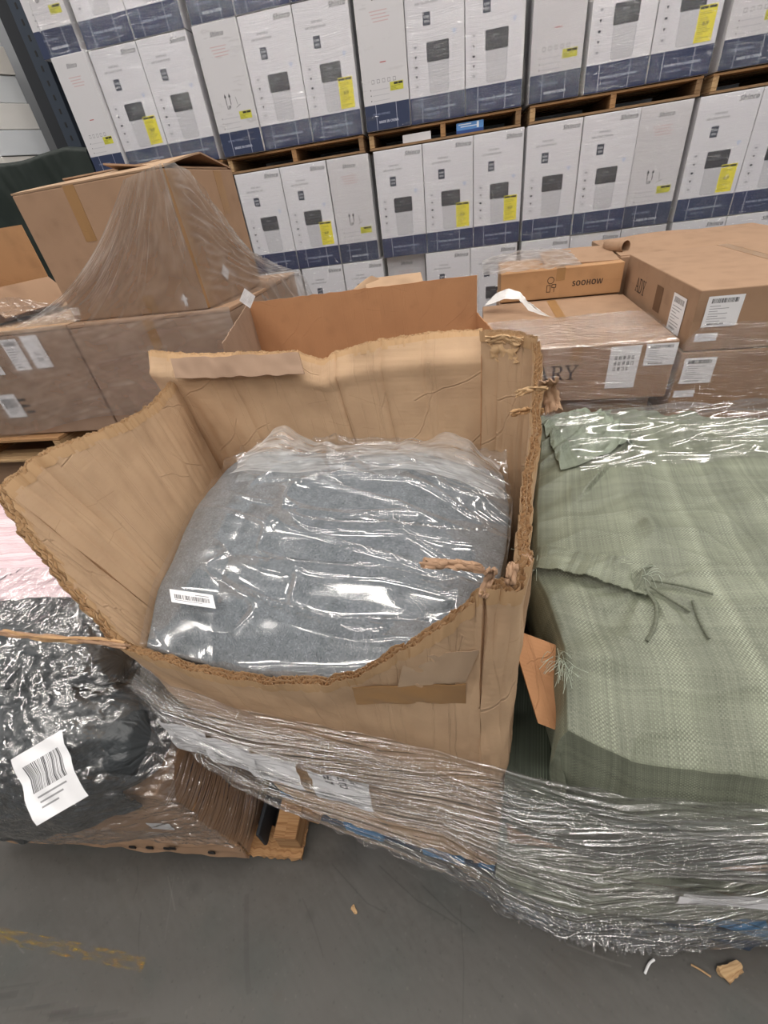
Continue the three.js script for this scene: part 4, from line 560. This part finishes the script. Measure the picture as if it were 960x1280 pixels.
function sackRelief(x, z) {
  let d = 9, s = 1, k = 0; SEAM.slice(1).forEach((b, i) => { const q = seg(x, z, SEAM[i], b); if (q[0] < d) { d = q[0]; s = q[1]; k = (i + q[2]) / 5; } });
  const span = smooth(0, 0.08, k) * (1 - smooth(0.9, 1, k) * 0.6); const sd = d * s; let h = span * lerp(0.01 * Math.exp(-d / 0.07), -0.012 * Math.exp(-d / 0.03), smooth(-0.012, 0.02, sd));
  const r = Math.hypot(x - KNOT[0], z - KNOT[1]), an = Math.atan2(z - KNOT[1], x - KNOT[0]);
  h += 0.006 * Math.pow(Math.abs(Math.cos(an * 4.2 + 0.6 * n2(an * 2, 3))), 4) * Math.exp(-Math.pow((r - 0.055) / 0.06, 2)) * smooth(-0.4, 0.6, Math.sin(an) + 0.3) - 0.012 * Math.exp(-(r * r) / 0.0004);
  const r2 = Math.hypot(x - PINCH[0], z - PINCH[1]); h += 0.014 * Math.exp(-((x - PINCH[0] - 0.01) ** 2 / 0.0003 + (z - PINCH[1]) ** 2 / 0.002)) - 0.01 * Math.exp(-r2 * r2 / 0.0002);
  // old fold lines of the end flap at the back left
  const e = seg(x, z, [0.6, -1.12], [0.62, -0.9]), f = seg(x, z, [0.62, -0.9], [0.47, -0.78]); for (const q of [e, f]) h += 0.012 * Math.exp(-q[0] / 0.03) * (q[1] > 0 ? 1 : -0.3);
  h += 0.007 * Math.pow(ridge(x * 2.1 + 1, z * 2.9 + x), 3) + 0.003 * Math.pow(ridge(x * 6, z * 7), 4) + 0.01 * fbm(x * 2, z * 2, 3) + 0.003 * Math.sin((x * 0.35 + z) * 60 + 2 * fbm(x * 4, z * 4)) * smooth(0.1, 0.5, fbm(x * 3 + 8, z * 3) + 0.3);
  // strong cross folds behind
  h += 0.022 * Math.pow(ridge(x * 1.3, z * 8.5 + x * 3 + 2), 3) * smooth(-0.84, -0.98, z);
  return h;
}
{
  const t = thing('woven_sack', 'big pale green woven sack with torn seam, uppermost beside the crushed carton', 'sack');
  const L = path([[0.23, 0.88, -0.315], [0.262, 0.94, -0.42], [0.275, 0.965, -0.58], [0.35, 0.965, -0.78], [0.43, 0.985, -0.97], [0.485, 0.99, -1.13]]), R = path([[1.32, 0.84, -0.1], [1.36, 0.93, -0.3], [1.45, 0.94, -0.6], [1.55, 0.93, -0.9]]), Bk = path([[0.485, 0.99, -1.13], [0.64, 1.0, -1.11], [0.85, 0.975, -1.06], [1.2, 0.95, -0.98], [1.55, 0.93, -0.9]]), Fr = path([[0.23, 0.88, -0.315], [0.3, 0.87, -0.262], [0.5, 0.865, -0.21], [0.85, 0.86, -0.16], [1.32, 0.84, -0.1]]);
  const g = 0.12;
  const f = (u, v, add = 0) => {
    const U = clamp((u - g) / (1 - 2 * g)), W = clamp((v - g) / (1 - 2 * g)), l = L(W), r = R(W), fr = Fr(U), b = Bk(U);
    const c = [0, 1, 2].map((k) => lerp(l[k], r[k], U) + lerp(fr[k], b[k], W) - lerp(lerp(Fr(0)[k], Fr(1)[k], U), lerp(Bk(0)[k], Bk(1)[k], U), W));
    const o = Math.max(g - Math.min(u, 1 - u), g - Math.min(v, 1 - v), 0) / g, front = clamp((g - v) / g), left = clamp((g - u) / g), back = clamp((v - 1 + g) / g);
    const dome = 0.035 * Math.sqrt(Math.max(0, 16 * U * (1 - U) * W * (1 - W)) + 0.01) - 0.0035;
    const drop = 0.2 * (0.45 * o + 0.55 * o * o);
    return [c[0] + (0.02 * front - 0.012 * Math.sin(left * 3.1)) * 1 + 0.012 * n2(v * 9, u * 3) * left, c[1] + dome - drop + add + sackRelief(c[0], c[2]) * (1 - o), c[2] + 0.03 * Math.sin(front * front * 2.6) * (0.4 + 0.6 * smooth(0.05, 0.3, U)) - 0.03 * back + 0.01 * n2(u * 12, v * 5) * o];
  };
  part('sack_cloth', sheet((u, v) => f(u, v), 440, 400, (u, v) => [u * 1.3, v * 1.1]), M.sack, t);
  const S = []; for (let j = 0; j <= 240; j++) for (let i = 0; i <= 240; i++) { const p = f(0.08 + 0.6 * i / 240, 0.08 + 0.86 * j / 240); S.push(p); }
  const sackY = (x, z) => { let b = 9, y = 0; for (const p of S) { const d = (p[0] - x) ** 2 + (p[2] - z) ** 2; if (d < b) { b = d; y = p[1]; } } return y; };
  const SP = path(SEAM.map((p) => [p[0], 0, p[1]]));
  part('seam_flap', slab((a, b) => { const p = SP(a * 0.97), q = SP(Math.min(1, a * 0.97 + 0.03)), dx = q[0] - p[0], dz = q[2] - p[2], L = Math.hypot(dx, dz) || 1, w = lerp(-0.055, 0.016 * Math.sin(Math.min(1, a * 3 + 0.15) * 1.57), b), x = p[0] - dz / L * w, z = p[2] + dx / L * w; return [x, sackY(p[0], p[2]) * b + sackY(x, z) * (1 - b) + 0.0015 + 0.011 * b * Math.sin(a * 2.9 + 0.1) + 0.002 * n2(a * 9, b * 3), z]; }, 50, 12, 0.0016, (a, b) => [a * 0.22, b * 0.07]), M.sack, t, 'torn edge of the sack seam');
  { const q = [[0.478, -1.1], [0.64, -1.085], [0.625, -0.9], [0.43, -0.85]]; part('folded_corner', slab((a, b) => { const x = lerp(lerp(q[0][0], q[1][0], a), lerp(q[3][0], q[2][0], a), b) + 0.012 * n2(b * 3, 5) * a, z = lerp(lerp(q[0][1], q[1][1], a), lerp(q[3][1], q[2][1], a), b) + 0.02 * Math.sin(a * 3) * b; return [x, sackY(x, z) + 0.004 + 0.012 * Math.pow(ridge(a * 1.7 + b, b * 2.1 + 3), 3) + 0.006 * a * Math.sin(b * 3), z]; }, 40, 40, 0.0016, (a, b) => [a * 0.16, b * 0.22]), M.sackFold, t, 'paler folded sack corner'); }
  // frayed tape ends
  const fr = (x, y, z, n, len, dir, nm) => part(nm, mergeGeometries(Array.from({ length: n }, () => { const a = dir + rr(-0.9, 0.9), l = len * rr(0.5, 1.2), sx = x + rr(-0.012, 0.012), sy = y + rr(-0.01, 0.014), sz = z + rr(-0.02, 0.02); return tube([[sx, sy, sz], [sx + Math.cos(a) * l * 0.5, sy + rr(0, 0.014), sz + Math.sin(a) * l * 0.5], [sx + Math.cos(a) * l, sy + rr(-0.015, 0.012), sz + Math.sin(a) * l]], 0.00045, 6, false, 4); })), M.thread, t, 'frayed sack threads');
  fr(0.262, 0.985, -0.585, 14, 0.03, 2.6, 'thread_fringe'); fr(0.25, 0.935, -0.4, 46, 0.03, 1.9, 'thread_fringe'); fr(0.436, 0.985, -0.5, 9, 0.03, 0.9, 'thread_fringe');
  for (const [p, w] of [[[[0.405, 0.985, -0.485], [0.42, 1.0, -0.495], [0.438, 1.006, -0.515], [0.455, 0.995, -0.52]], 0.003], [[[0.445, 1.0, -0.5], [0.48, 0.985, -0.475], [0.52, 0.975, -0.452]], 0.0025], [[[0.432, 0.995, -0.49], [0.425, 0.98, -0.45], [0.408, 0.968, -0.42], [0.385, 0.962, -0.4]], 0.003], [[[0.44, 0.995, -0.49], [0.452, 0.98, -0.455], [0.47, 0.972, -0.43]], 0.0025], [[[0.482, 0.97, -0.445], [0.478, 0.968, -0.42], [0.474, 0.965, -0.385]], 0.0025]]) part('pulled_cord', tube(p.map((c) => [c[0], sackY(c[0], c[2]) + 0.002 + (c[1] - 0.962) * 0.3, c[2]]), w, 20), M.sack, t, 'gathered cord of the torn seam');
}
{ // sacks and cartons lower in the same load, mostly behind film
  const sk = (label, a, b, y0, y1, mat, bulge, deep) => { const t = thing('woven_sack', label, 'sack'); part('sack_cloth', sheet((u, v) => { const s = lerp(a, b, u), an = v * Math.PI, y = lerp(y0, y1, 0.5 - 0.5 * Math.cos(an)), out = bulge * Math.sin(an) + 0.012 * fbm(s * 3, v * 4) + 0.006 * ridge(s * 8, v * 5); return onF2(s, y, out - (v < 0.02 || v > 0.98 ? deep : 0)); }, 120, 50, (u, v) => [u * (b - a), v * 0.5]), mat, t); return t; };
  const OFF = [[0.0, 0.02], [0.03, 0.035], [0.16, 0.045], [0.38, 0.005], [0.56, -0.05], [0.8, -0.11], [1.4, -0.35]];
  const offAt = (s) => { let i = 0; while (i < OFF.length - 2 && OFF[i + 1][0] < s) i++; return lerp(OFF[i][1], OFF[i + 1][1], clamp((s - OFF[i][0]) / (OFF[i + 1][0] - OFF[i][0]))); };
  const onF2 = (s, y, off) => onF(s, y, off + offAt(s) - 0.055);
  sk('green woven sack, colour darkened for shade, bulging below the torn one, behind film', -0.006, 1.4, 0.49, 0.68, M.sackShaded, 0.055, 0.5);
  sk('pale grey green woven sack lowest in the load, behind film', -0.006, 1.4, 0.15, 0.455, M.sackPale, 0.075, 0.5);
  const t = thing('brown_carton', 'flat brown carton edge between the two wrapped green sacks', 'carton', onF(0.012, 0.456, 0.035), -13 * D); part('carton_shell', box(1.4, 0.036, 0.8, 0.7, 0.018, -0.4), M.kraft, t); part('tape', plain(0.06, 0.03, 0.001, 0.3, 0.018, 0.001), M.tape, t);
  const p = solo('paper_label', paperGeo([0, 0, 0], [1, 0, 0], UP, 0.2, 0.07, 0.006), labelMat('blank', 15), 'lilac grey paper with dark marks on the lower green sacks', 'label'); p.position.set(...onF(0.4, 0.52, 0.04)); p.rotation.y = -10 * D;
}
{ // papers on the lower front of the crushed carton
  const G = 'white papers along the front of the crushed carton';
  [[-0.715, 0.6, 0.125, 'blank', 21, 'white paper at the left end of the front row under film'], [-0.61, 0.585, 0.135, 'blank', 22, 'second white paper from the left in the front row under film'], [-0.5, 0.57, 0.135, 'blank', 23, 'third white paper from the left in the front row under film'], [-0.335, 0.565, 0.135, 'torn', 24, 'white paper with black characters at the right end of the front row']].forEach(([s, y, w, k, sd, l], i) => { const N = [Math.cos(FT), 0, Math.sin(FT)], m = solo('paper_sheet', paperGeo([0, 0, 0], [1, 0, 0], [0, 1, 0], w, 0.15, 0.012), labelMat(k, sd), l, 'paper', G); void N; m.position.set(...onF(s, y, 0.046 + 0.002 * i)); m.rotation.set(0, -FT, -0.05); });
}
// film round the front load
const LOAD = [[-0.86, -0.12, 0.78, 0.5], [-0.815, -0.02, 0.79, 0.5], [-0.7, 0.018, 0.795, 0.33], [-0.55, 0.026, 0.79, 0.27], [-0.35, 0.028, 0.795, 0.22], [-0.12, 0.03, 0.81, 0.16], [0.02, 0.045, 0.83, 0.07], [0.16, 0.05, 0.86, 0.012], [0.38, 0.01, 0.875, 0.02], [0.56, -0.045, 0.875, 0.05], [0.8, -0.1, 0.875, 0.08], [1.25, -0.28, 0.87, 0.08]];
const loadAt = (u) => { const f = u * (LOAD.length - 1), i = Math.min(LOAD.length - 2, f | 0), t = smooth(0, 1, f - i) * 0.5 + (f - i) * 0.5; return LOAD[i].map((c, k) => lerp(c, LOAD[i + 1][k], t)); };
const band = (v0, v1, lift, seed, amp, mat, label, slope = 2.2) => solo('stretch_film', sheet((u, v) => {
  const [s, off, top, hem] = loadAt(u), w = lerp(v0, v1, v), y = lerp(top, hem, w), q = y * 1 + s * 0.16;
  const o = off + lift + 0.015 * (1 + Math.sin(q / 0.15 * 6.283 + 1.6 * n2(s * 0.9, seed) + seed)) * smooth(0, 0.08, w) * (1 - 0.75 * smooth(0.65, 1, w)) + amp * (Math.pow(ridge(s * 0.5 + seed, q * 20 + seed), 2) + 0.5 * ridge(s * 0.9 - seed, q * 43)) + 0.014 * fbm(s * slope * 0.7 + seed, y * 2.4, 2) + (w > 0.97 ? 0.01 * n2(s * 14, 3) : 0);
  return onF(s, y + 0.004 * n2(s * 3, seed + w), o);
}, 240, 200, (u, v) => [u * 0.55, lerp(v0, v1, v) * 0.8]), mat, label, 'stretch film', 'film round the front load');
band(0, 0.52, 0.006, 3, 0.005, F.veil, 'glossy band of stretch film round the top of the front load');
band(0.3, 1, 0.018, 11, 0.006, F.wrap, 'loose lower sheet of stretch film hanging from the front load');
band(0.02, 0.28, 0.022, 19, 0.003, F.wrap, 'outer twisted strip of stretch film across the front load', 1);
solo('stretch_film', sheet((u, v) => { const s = lerp(0.02, 0.5, u), y = 0.012 + 0.1 * v * (1 - 0.3 * Math.sin(u * 3)) + 0.02 * ridge(u * 6, v * 3), o = 0.025 + 0.03 * Math.sin(u * 2.9) * (1 - v * 0.7) - 0.07 * u * u + 0.03 * ridge(u * 9, v * 4) + 0.02 * n2(u * 21, v * 9); return onF(s, y, o); }, 140, 50, (u, v) => [u * 0.6, v * 0.2]), F.crushed, 'crumpled film hem bunched on the floor under the green sacks', 'stretch film');
solo('stretch_film', sheet((u, v) => { const x = lerp(0.47, 1.3, u), z = lerp(-1.16, -0.82, v) + 0.13 * (x - 0.5), y = 0.995 + 0.045 * Math.sin(v * 3.1) + 0.014 * ridge(x * 3, z * 14) - 0.05 * smooth(0.3, 0, v) * (1 - u * 0.4) + 0.02 * Math.sin(u * 3); return [x, y - 0.04 * u, z]; }, 110, 60, (u, v) => [u * 0.8, v * 0.3]), F.bag, 'clear film lying over the back edge of the torn green sack', 'stretch film');

// ---------------------------------------------------------------- pallets and left front load
{
  const bluePallet = palletProto(1.25, 0.95, [M.woodBlue, M.woodBlue, M.woodBlueDark], 0.135);
  copyOf(bluePallet, 'wooden_pallet', 'blue painted wooden pallet under the crushed carton', null, onF(-0.03, 0.004, -0.02), -FT);
  const t = scene.children.at(-1);
  part('corner_block', box(0.1, 0.09, 0.1, -0.56, 0.06, -0.035), M.wood, t, 'bare wooden block'); for (const x of [-0.36, -0.12, 0.12]) part('block', box(0.12, 0.1, 0.1, x, 0.065, -0.04), M.woodBlue, t, 'blue block');
  const p2 = palletProto(1.0, 0.8, [M.woodGrey, M.wood], 0.135); copyOf(p2, 'wooden_pallet', 'grey wooden pallet under the green sacks', null, onF(1.15, 0.004, -0.42), -FT);
}
const KO = [-0.545, -0.478], KT = 10 * D;
const onK = (s, y, off = 0) => [KO[0] + s * Math.cos(KT) - off * Math.sin(KT), y, KO[1] + s * Math.sin(KT) + off * Math.cos(KT)];
{
  const lp = palletProto(0.82, 0.3, [M.woodGrey, M.wood], 0.12); copyOf(lp, 'wooden_pallet', 'pale wooden pallet under the black wrapped rolls at left', null, onK(-0.44, 0.004, -0.02), -KT);
  const t = scene.children.at(-1); part('splintered_board', slab((u, v) => [0.4 + u * 0.19, 0.018 + 0.004 * n2(u * 9, v * 3), 0.015 - 0.075 * v + 0.004 * n2(u * 16, 1)], 24, 6, 0.018, (u, v) => [u * 0.2, v * 0.1]), M.wood, t, 'splintered end board');
  part('block', box(0.07, 0.085, 0.11, 0.555, 0.075, -0.06), M.wood, t); part('bottom_board', box(0.09, 0.02, 0.3, 0.545, 0.02, -0.2), M.woodGrey, t); part('side_panel', box(0.012, 0.11, 0.3, 0.47, 0.06, -0.16), M.steelDark, t, 'dark board in the pallet opening');
  const c = carton('brown_carton', 'brown carton under the black wrapped rolls with small handle holes', 0.86, 0.34, 0.3, M.kraft, onK(-0.875, 0.13, 0.0), -KT, null, { tape: false });
  { const q = c.children[0].geometry.attributes.position; for (let i = 0; i < q.count; i++) if (q.getX(i) > 0.4) q.setX(i, q.getX(i) - 0.1 * q.getY(i) / 0.34 * (1 + 0.4 * q.getZ(i) / 0.55)); }
  part('tape', plain(0.05, 0.1, 0.001, 0.66, 0.28, 0.001), M.tape, c); for (const [x, y] of [[0.5, -0.06], [0.56, -0.055], [0.62, -0.05], [0.64, -0.045], [0.76, -0.06]]) part('slot', plain(0.02, 0.012, 0.004, x, y, 0.007), M.black, c, 'torn slot');
  part('hanging_flap', slab((u, v) => [u * 0.86, 0.004 - v * 0.115 + 0.004 * n2(u * 30, 2) * v, -0.002 + 0.006 * n2(u * 6, v * 2)], 60, 8, 0.005, (u, v) => [u * 0.86, v * 0.12]), M.kraft, c); part('hanging_flap', slab((u, v) => [0.858, 0.004 - v * 0.11, -0.01 - u * 0.28], 10, 6, 0.005, (u, v) => [u * 0.3, v * 0.12]), M.kraft, c);
  stick(c, 'blank', 31, 0.68, 0.13, 0.07, 0.045, 'small white label');
  M.poly = new THREE.MeshPhysicalMaterial({ color: 0x3c4043, roughness: 0.36, bumpMap: crumpleBig, bumpScale: 0.006 });
  const roll = (name, label, a, b, r, seed, endMat) => { // a limp roll from a to b
    const o = thing(name, label, 'roll'), A = V(...a), B = V(...b), ax = B.clone().sub(A), len = ax.length(); ax.normalize(); const e1 = V(0, 1, 0).sub(ax.clone().multiplyScalar(ax.y)).normalize(), e2 = ax.clone().cross(e1);
    part('plastic_skin', sheet((u, v) => { const th = u * 6.2832, k = Math.sin(clamp(v * 1.0) * 3.1416), end = Math.pow(Math.abs(2 * v - 1), 6), R = r * (1 - 0.5 * end) * (1 + 0.06 * n2(Math.cos(th) * 1.5 + seed, v * 3 + Math.sin(th) * 1.5)) + 0.01 * Math.pow(ridge(Math.cos(th) * 4 + seed, v * 8 + Math.sin(th) * 4), 3) * k; const p = A.clone().addScaledVector(ax, len * v).addScaledVector(e1, R * Math.cos(th) * (v === 0 || v === 1 ? 0 : 1)).addScaledVector(e2, R * Math.sin(th) * (v === 0 || v === 1 ? 0 : 1)); return [p.x, p.y, p.z]; }, 90, 60, (u, v) => [u * 0.8, v * len]), M.poly, o);
    void endMat; return o;
  };
  roll('plastic_roll', 'black plastic wrapped roll nearest the brown carton corner, end facing right', onK(-1.0, 0.6, -0.08), onK(-0.08, 0.6, -0.07), 0.13, 1);
  roll('plastic_roll', 'black plastic wrapped roll lying behind the front roll', onK(-1.0, 0.6, -0.35), onK(-0.1, 0.6, -0.34), 0.13, 5);
  roll('plastic_roll', 'black plastic wrapped roll on top of the two lower rolls', onK(-0.95, 0.76, -0.22), onK(-0.18, 0.74, -0.2), 0.09, 9);
  solo('plastic_sheet', slab((u, v) => { const s = lerp(-1.02, -0.16, u), hem = 0.3 + 0.13 * u * u + 0.02 * n2(u * 5, 2); return onK(s, lerp(0.6, hem, v) + 0.006 * n2(u * 12, v * 4), 0.045 + 0.035 * Math.sin(v * 2.2) + 0.012 * fbm(u * 6, v * 3) - 0.06 * smooth(0.7, 1, u)); }, 80, 30, 0.003, (u, v) => [u * 0.9, v * 0.3]), M.poly, 'black plastic sheet hanging over the front of the brown carton at left', 'plastic sheet');
  solo('stretch_film', sheet((u, v) => { // film dome over the rolls and the carton
    const s = lerp(-1.03, -0.03, u) + 0.042 * u * (1 - Math.min(1, v * 2.2)), a = v, edge = smooth(0.8, 1, u), top = 0.83 - 0.17 * edge; let y, o;
    if (a < 0.5) { const q = a / 0.5; y = lerp(0.2, 0.62 - 0.14 * edge, q); o = 0.016 + 0.085 * smooth(0.1, 0.7, q) * (1 - edge); } else { const q = (a - 0.5) / 0.5, an = q * 1.5; y = lerp(0.62 - 0.14 * edge, top + 0.03, Math.sin(an)); o = 0.016 + 0.085 * (1 - edge) - 0.55 * (1 - Math.cos(an)); }
    const w = 0.006 * Math.pow(ridge(s * 2 + v * 3, v * 18 - s * 8), 2) + 0.008 * fbm(s * 4, v * 6) + 0.004 * ridge(s * 8, v * 30);
    const p = onK(s, y + w * (a > 0.6 ? 1 : 0.3), o + w); return p;
  }, 150, 150, (u, v) => [v * 0.9, u * 0.9]), F.crushed, 'shiny crumpled film over the black rolls and their carton', 'stretch film');
  solo('stretch_film', sheet((u, v) => { const off = 0.02 - 0.3 * u, y = lerp(0.13, 0.47, v); return onK(0.012 + 0.006 * ridge(off * 3, y * 14) - 0.1 * (y - 0.13) / 0.34, y, off); }, 60, 50, (u, v) => [u * 0.7, v * 0.3]), F.wrap, 'film over the right face of the brown carton at left', 'stretch film');
  const lb = solo('paper_label', paperGeo([0, 0, 0], [1, 0, 0], UP, 0.125, 0.14, 0.012), labelMat('bars', 32), 'large white barcode label on the black wrapped rolls', 'label'); lb.position.set(...onK(-0.19, 0.72, 0.06)); lb.rotation.order = 'YXZ'; lb.rotation.set(-0.75, -KT, 0.5);
}
{ // pink wrapped slab further back at the left edge
  const tex = canvas(256, 256, (g, w, h) => { g.fillStyle = '#e6ccd2'; g.fillRect(0, 0, w, h); const r = mulberry(81); for (let i = 0; i < 90; i++) { g.fillStyle = `rgba(${r() < 0.5 ? '255,245,248' : '190,150,162'},${0.1 + r() * 0.25})`; g.fillRect(0, r() * h, w, 1 + r() * 3); } }, [1 / 0.4, 1 / 0.4]);
  const t = thing('pink_bale', 'pale pink wrapped bale at the left edge behind the black rolls', 'bale');
  part('pink_wrap', sheet((u, v) => { const s = lerp(-1.5, -0.02, u), q = v; let y, o; if (q < 0.35) { y = lerp(0.02, 0.55, q / 0.35); o = 0.02; } else { const k = (q - 0.35) / 0.65; y = 0.55 + 0.08 * Math.sin(k * 2.4); o = 0.02 - 0.6 * k; } const e = smooth(0.93, 1, u); y -= 0.35 * e * e; return onK(s - 0.26, Math.max(0.012, y + 0.012 * fbm(s * 4, v * 5)), o - 0.6 + 0.01 * ridge(s * 7, v * 9)); }, 80, 60, (u, v) => [u * 1.4, v]), new THREE.MeshPhysicalMaterial({ map: tex, roughness: 0.35, bumpMap: streak, bumpScale: 0.003 }), t);
  const k = thing('black_bin', 'black plastic bin edge between the pink bale and the crushed carton', 'bin', onK(-0.14, 0.0, -0.72), -KT); part('bin_shell', box(0.1, 0.62, 0.12, 0, 0.31, 0, 0.01), M.black, k); part('bin_rim', box(0.12, 0.02, 0.14, 0, 0.615, 0, 0.004), M.black, k);
  solo('cardboard_sheet', slab((u, v) => { const p = onK(-0.08 + u * 0.12, 0.55 + 0.2 * v * (1 - u * 0.5), -0.62 - 0.05 * v + 0.01 * n2(u * 5, v * 4)); return p; }, 8, 8, 0.006, (u, v) => [u * 0.2, v * 0.2]), M.tornPale, 'torn yellowish cardboard scrap by the crushed carton corner', 'cardboard');
}
// ---------------------------------------------------------------- floor litter and markings
{
  const chip = (name, label, x, z, w, d, h, turn, mat) => { const m = solo(name, slab((u, v) => [(u - 0.5) * w * (0.85 + 0.15 * Math.sin(v * 5)), h * 0.5 + 0.002 + 0.002 * n2(u * 3, v * 3), (v - 0.5) * d * (0.8 + 0.2 * Math.cos(u * 4))], 8, 6, h, (u, v) => [u * w, v * d]), mat, label, 'wood chip'); m.position.set(x, 0, z); m.rotation.y = turn; return m; };
  chip('wood_chip', 'thick tan wood chip on the floor at lower right', 0.652, -0.118, 0.06, 0.03, 0.012, 0.2, M.woodPale);
  chip('wood_chip', 'small pale wood splinter on the floor below the blue pallet', -0.246, -0.329, 0.022, 0.012, 0.004, -1, M.woodPale);
  solo('wood_splinter', tube([[0.57, 0.004, -0.138], [0.585, 0.005, -0.128], [0.602, 0.003, -0.115]], 0.0022, 8), M.woodPale, 'thin pale wood splinter beside the tan chip', 'splinter');
  solo('film_scrap', tube([[0.43, 0.012, -0.175], [0.45, 0.03, -0.2], [0.47, 0.045, -0.21]], 0.003, 10), std({ color: 0xe8e8ea, roughness: 0.3 }), 'white twisted film scrap standing by the floor hem', 'film scrap'); solo('film_scrap', tube([[0.455, 0.004, -0.135], [0.475, 0.006, -0.15], [0.49, 0.004, -0.155]], 0.003, 10), std({ color: 0xe8e8ea, roughness: 0.3 }), 'small white film scrap lying on the floor', 'film scrap');
  const worn = canvas(1024, 128, (g, w, h) => { g.clearRect(0, 0, w, h); const r = mulberry(88); for (let i = 0; i < 2600; i++) { const x = r() * w, y = h * (0.2 + 0.6 * r()), a = clamp(0.55 * (fbm(x * 0.006, y * 0.02) + 0.25)); g.fillStyle = `rgba(${150 + r() * 40},${120 + r() * 30},${30 + r() * 20},${a * r() * 0.7})`; g.fillRect(x, y, 4 + r() * 26, 2 + r() * 5); } });
  const y = new THREE.PlaneGeometry(0.62, 0.05); y.rotateX(-Math.PI / 2); const m = struct('floor_marking', y, std({ map: worn, transparent: true, roughness: 0.7 })); m.position.set(-1.12, 0.001, -0.355); m.rotation.y = -13 * D;
}
scene.updateMatrixWorld(true);
renderer.render(scene, camera);
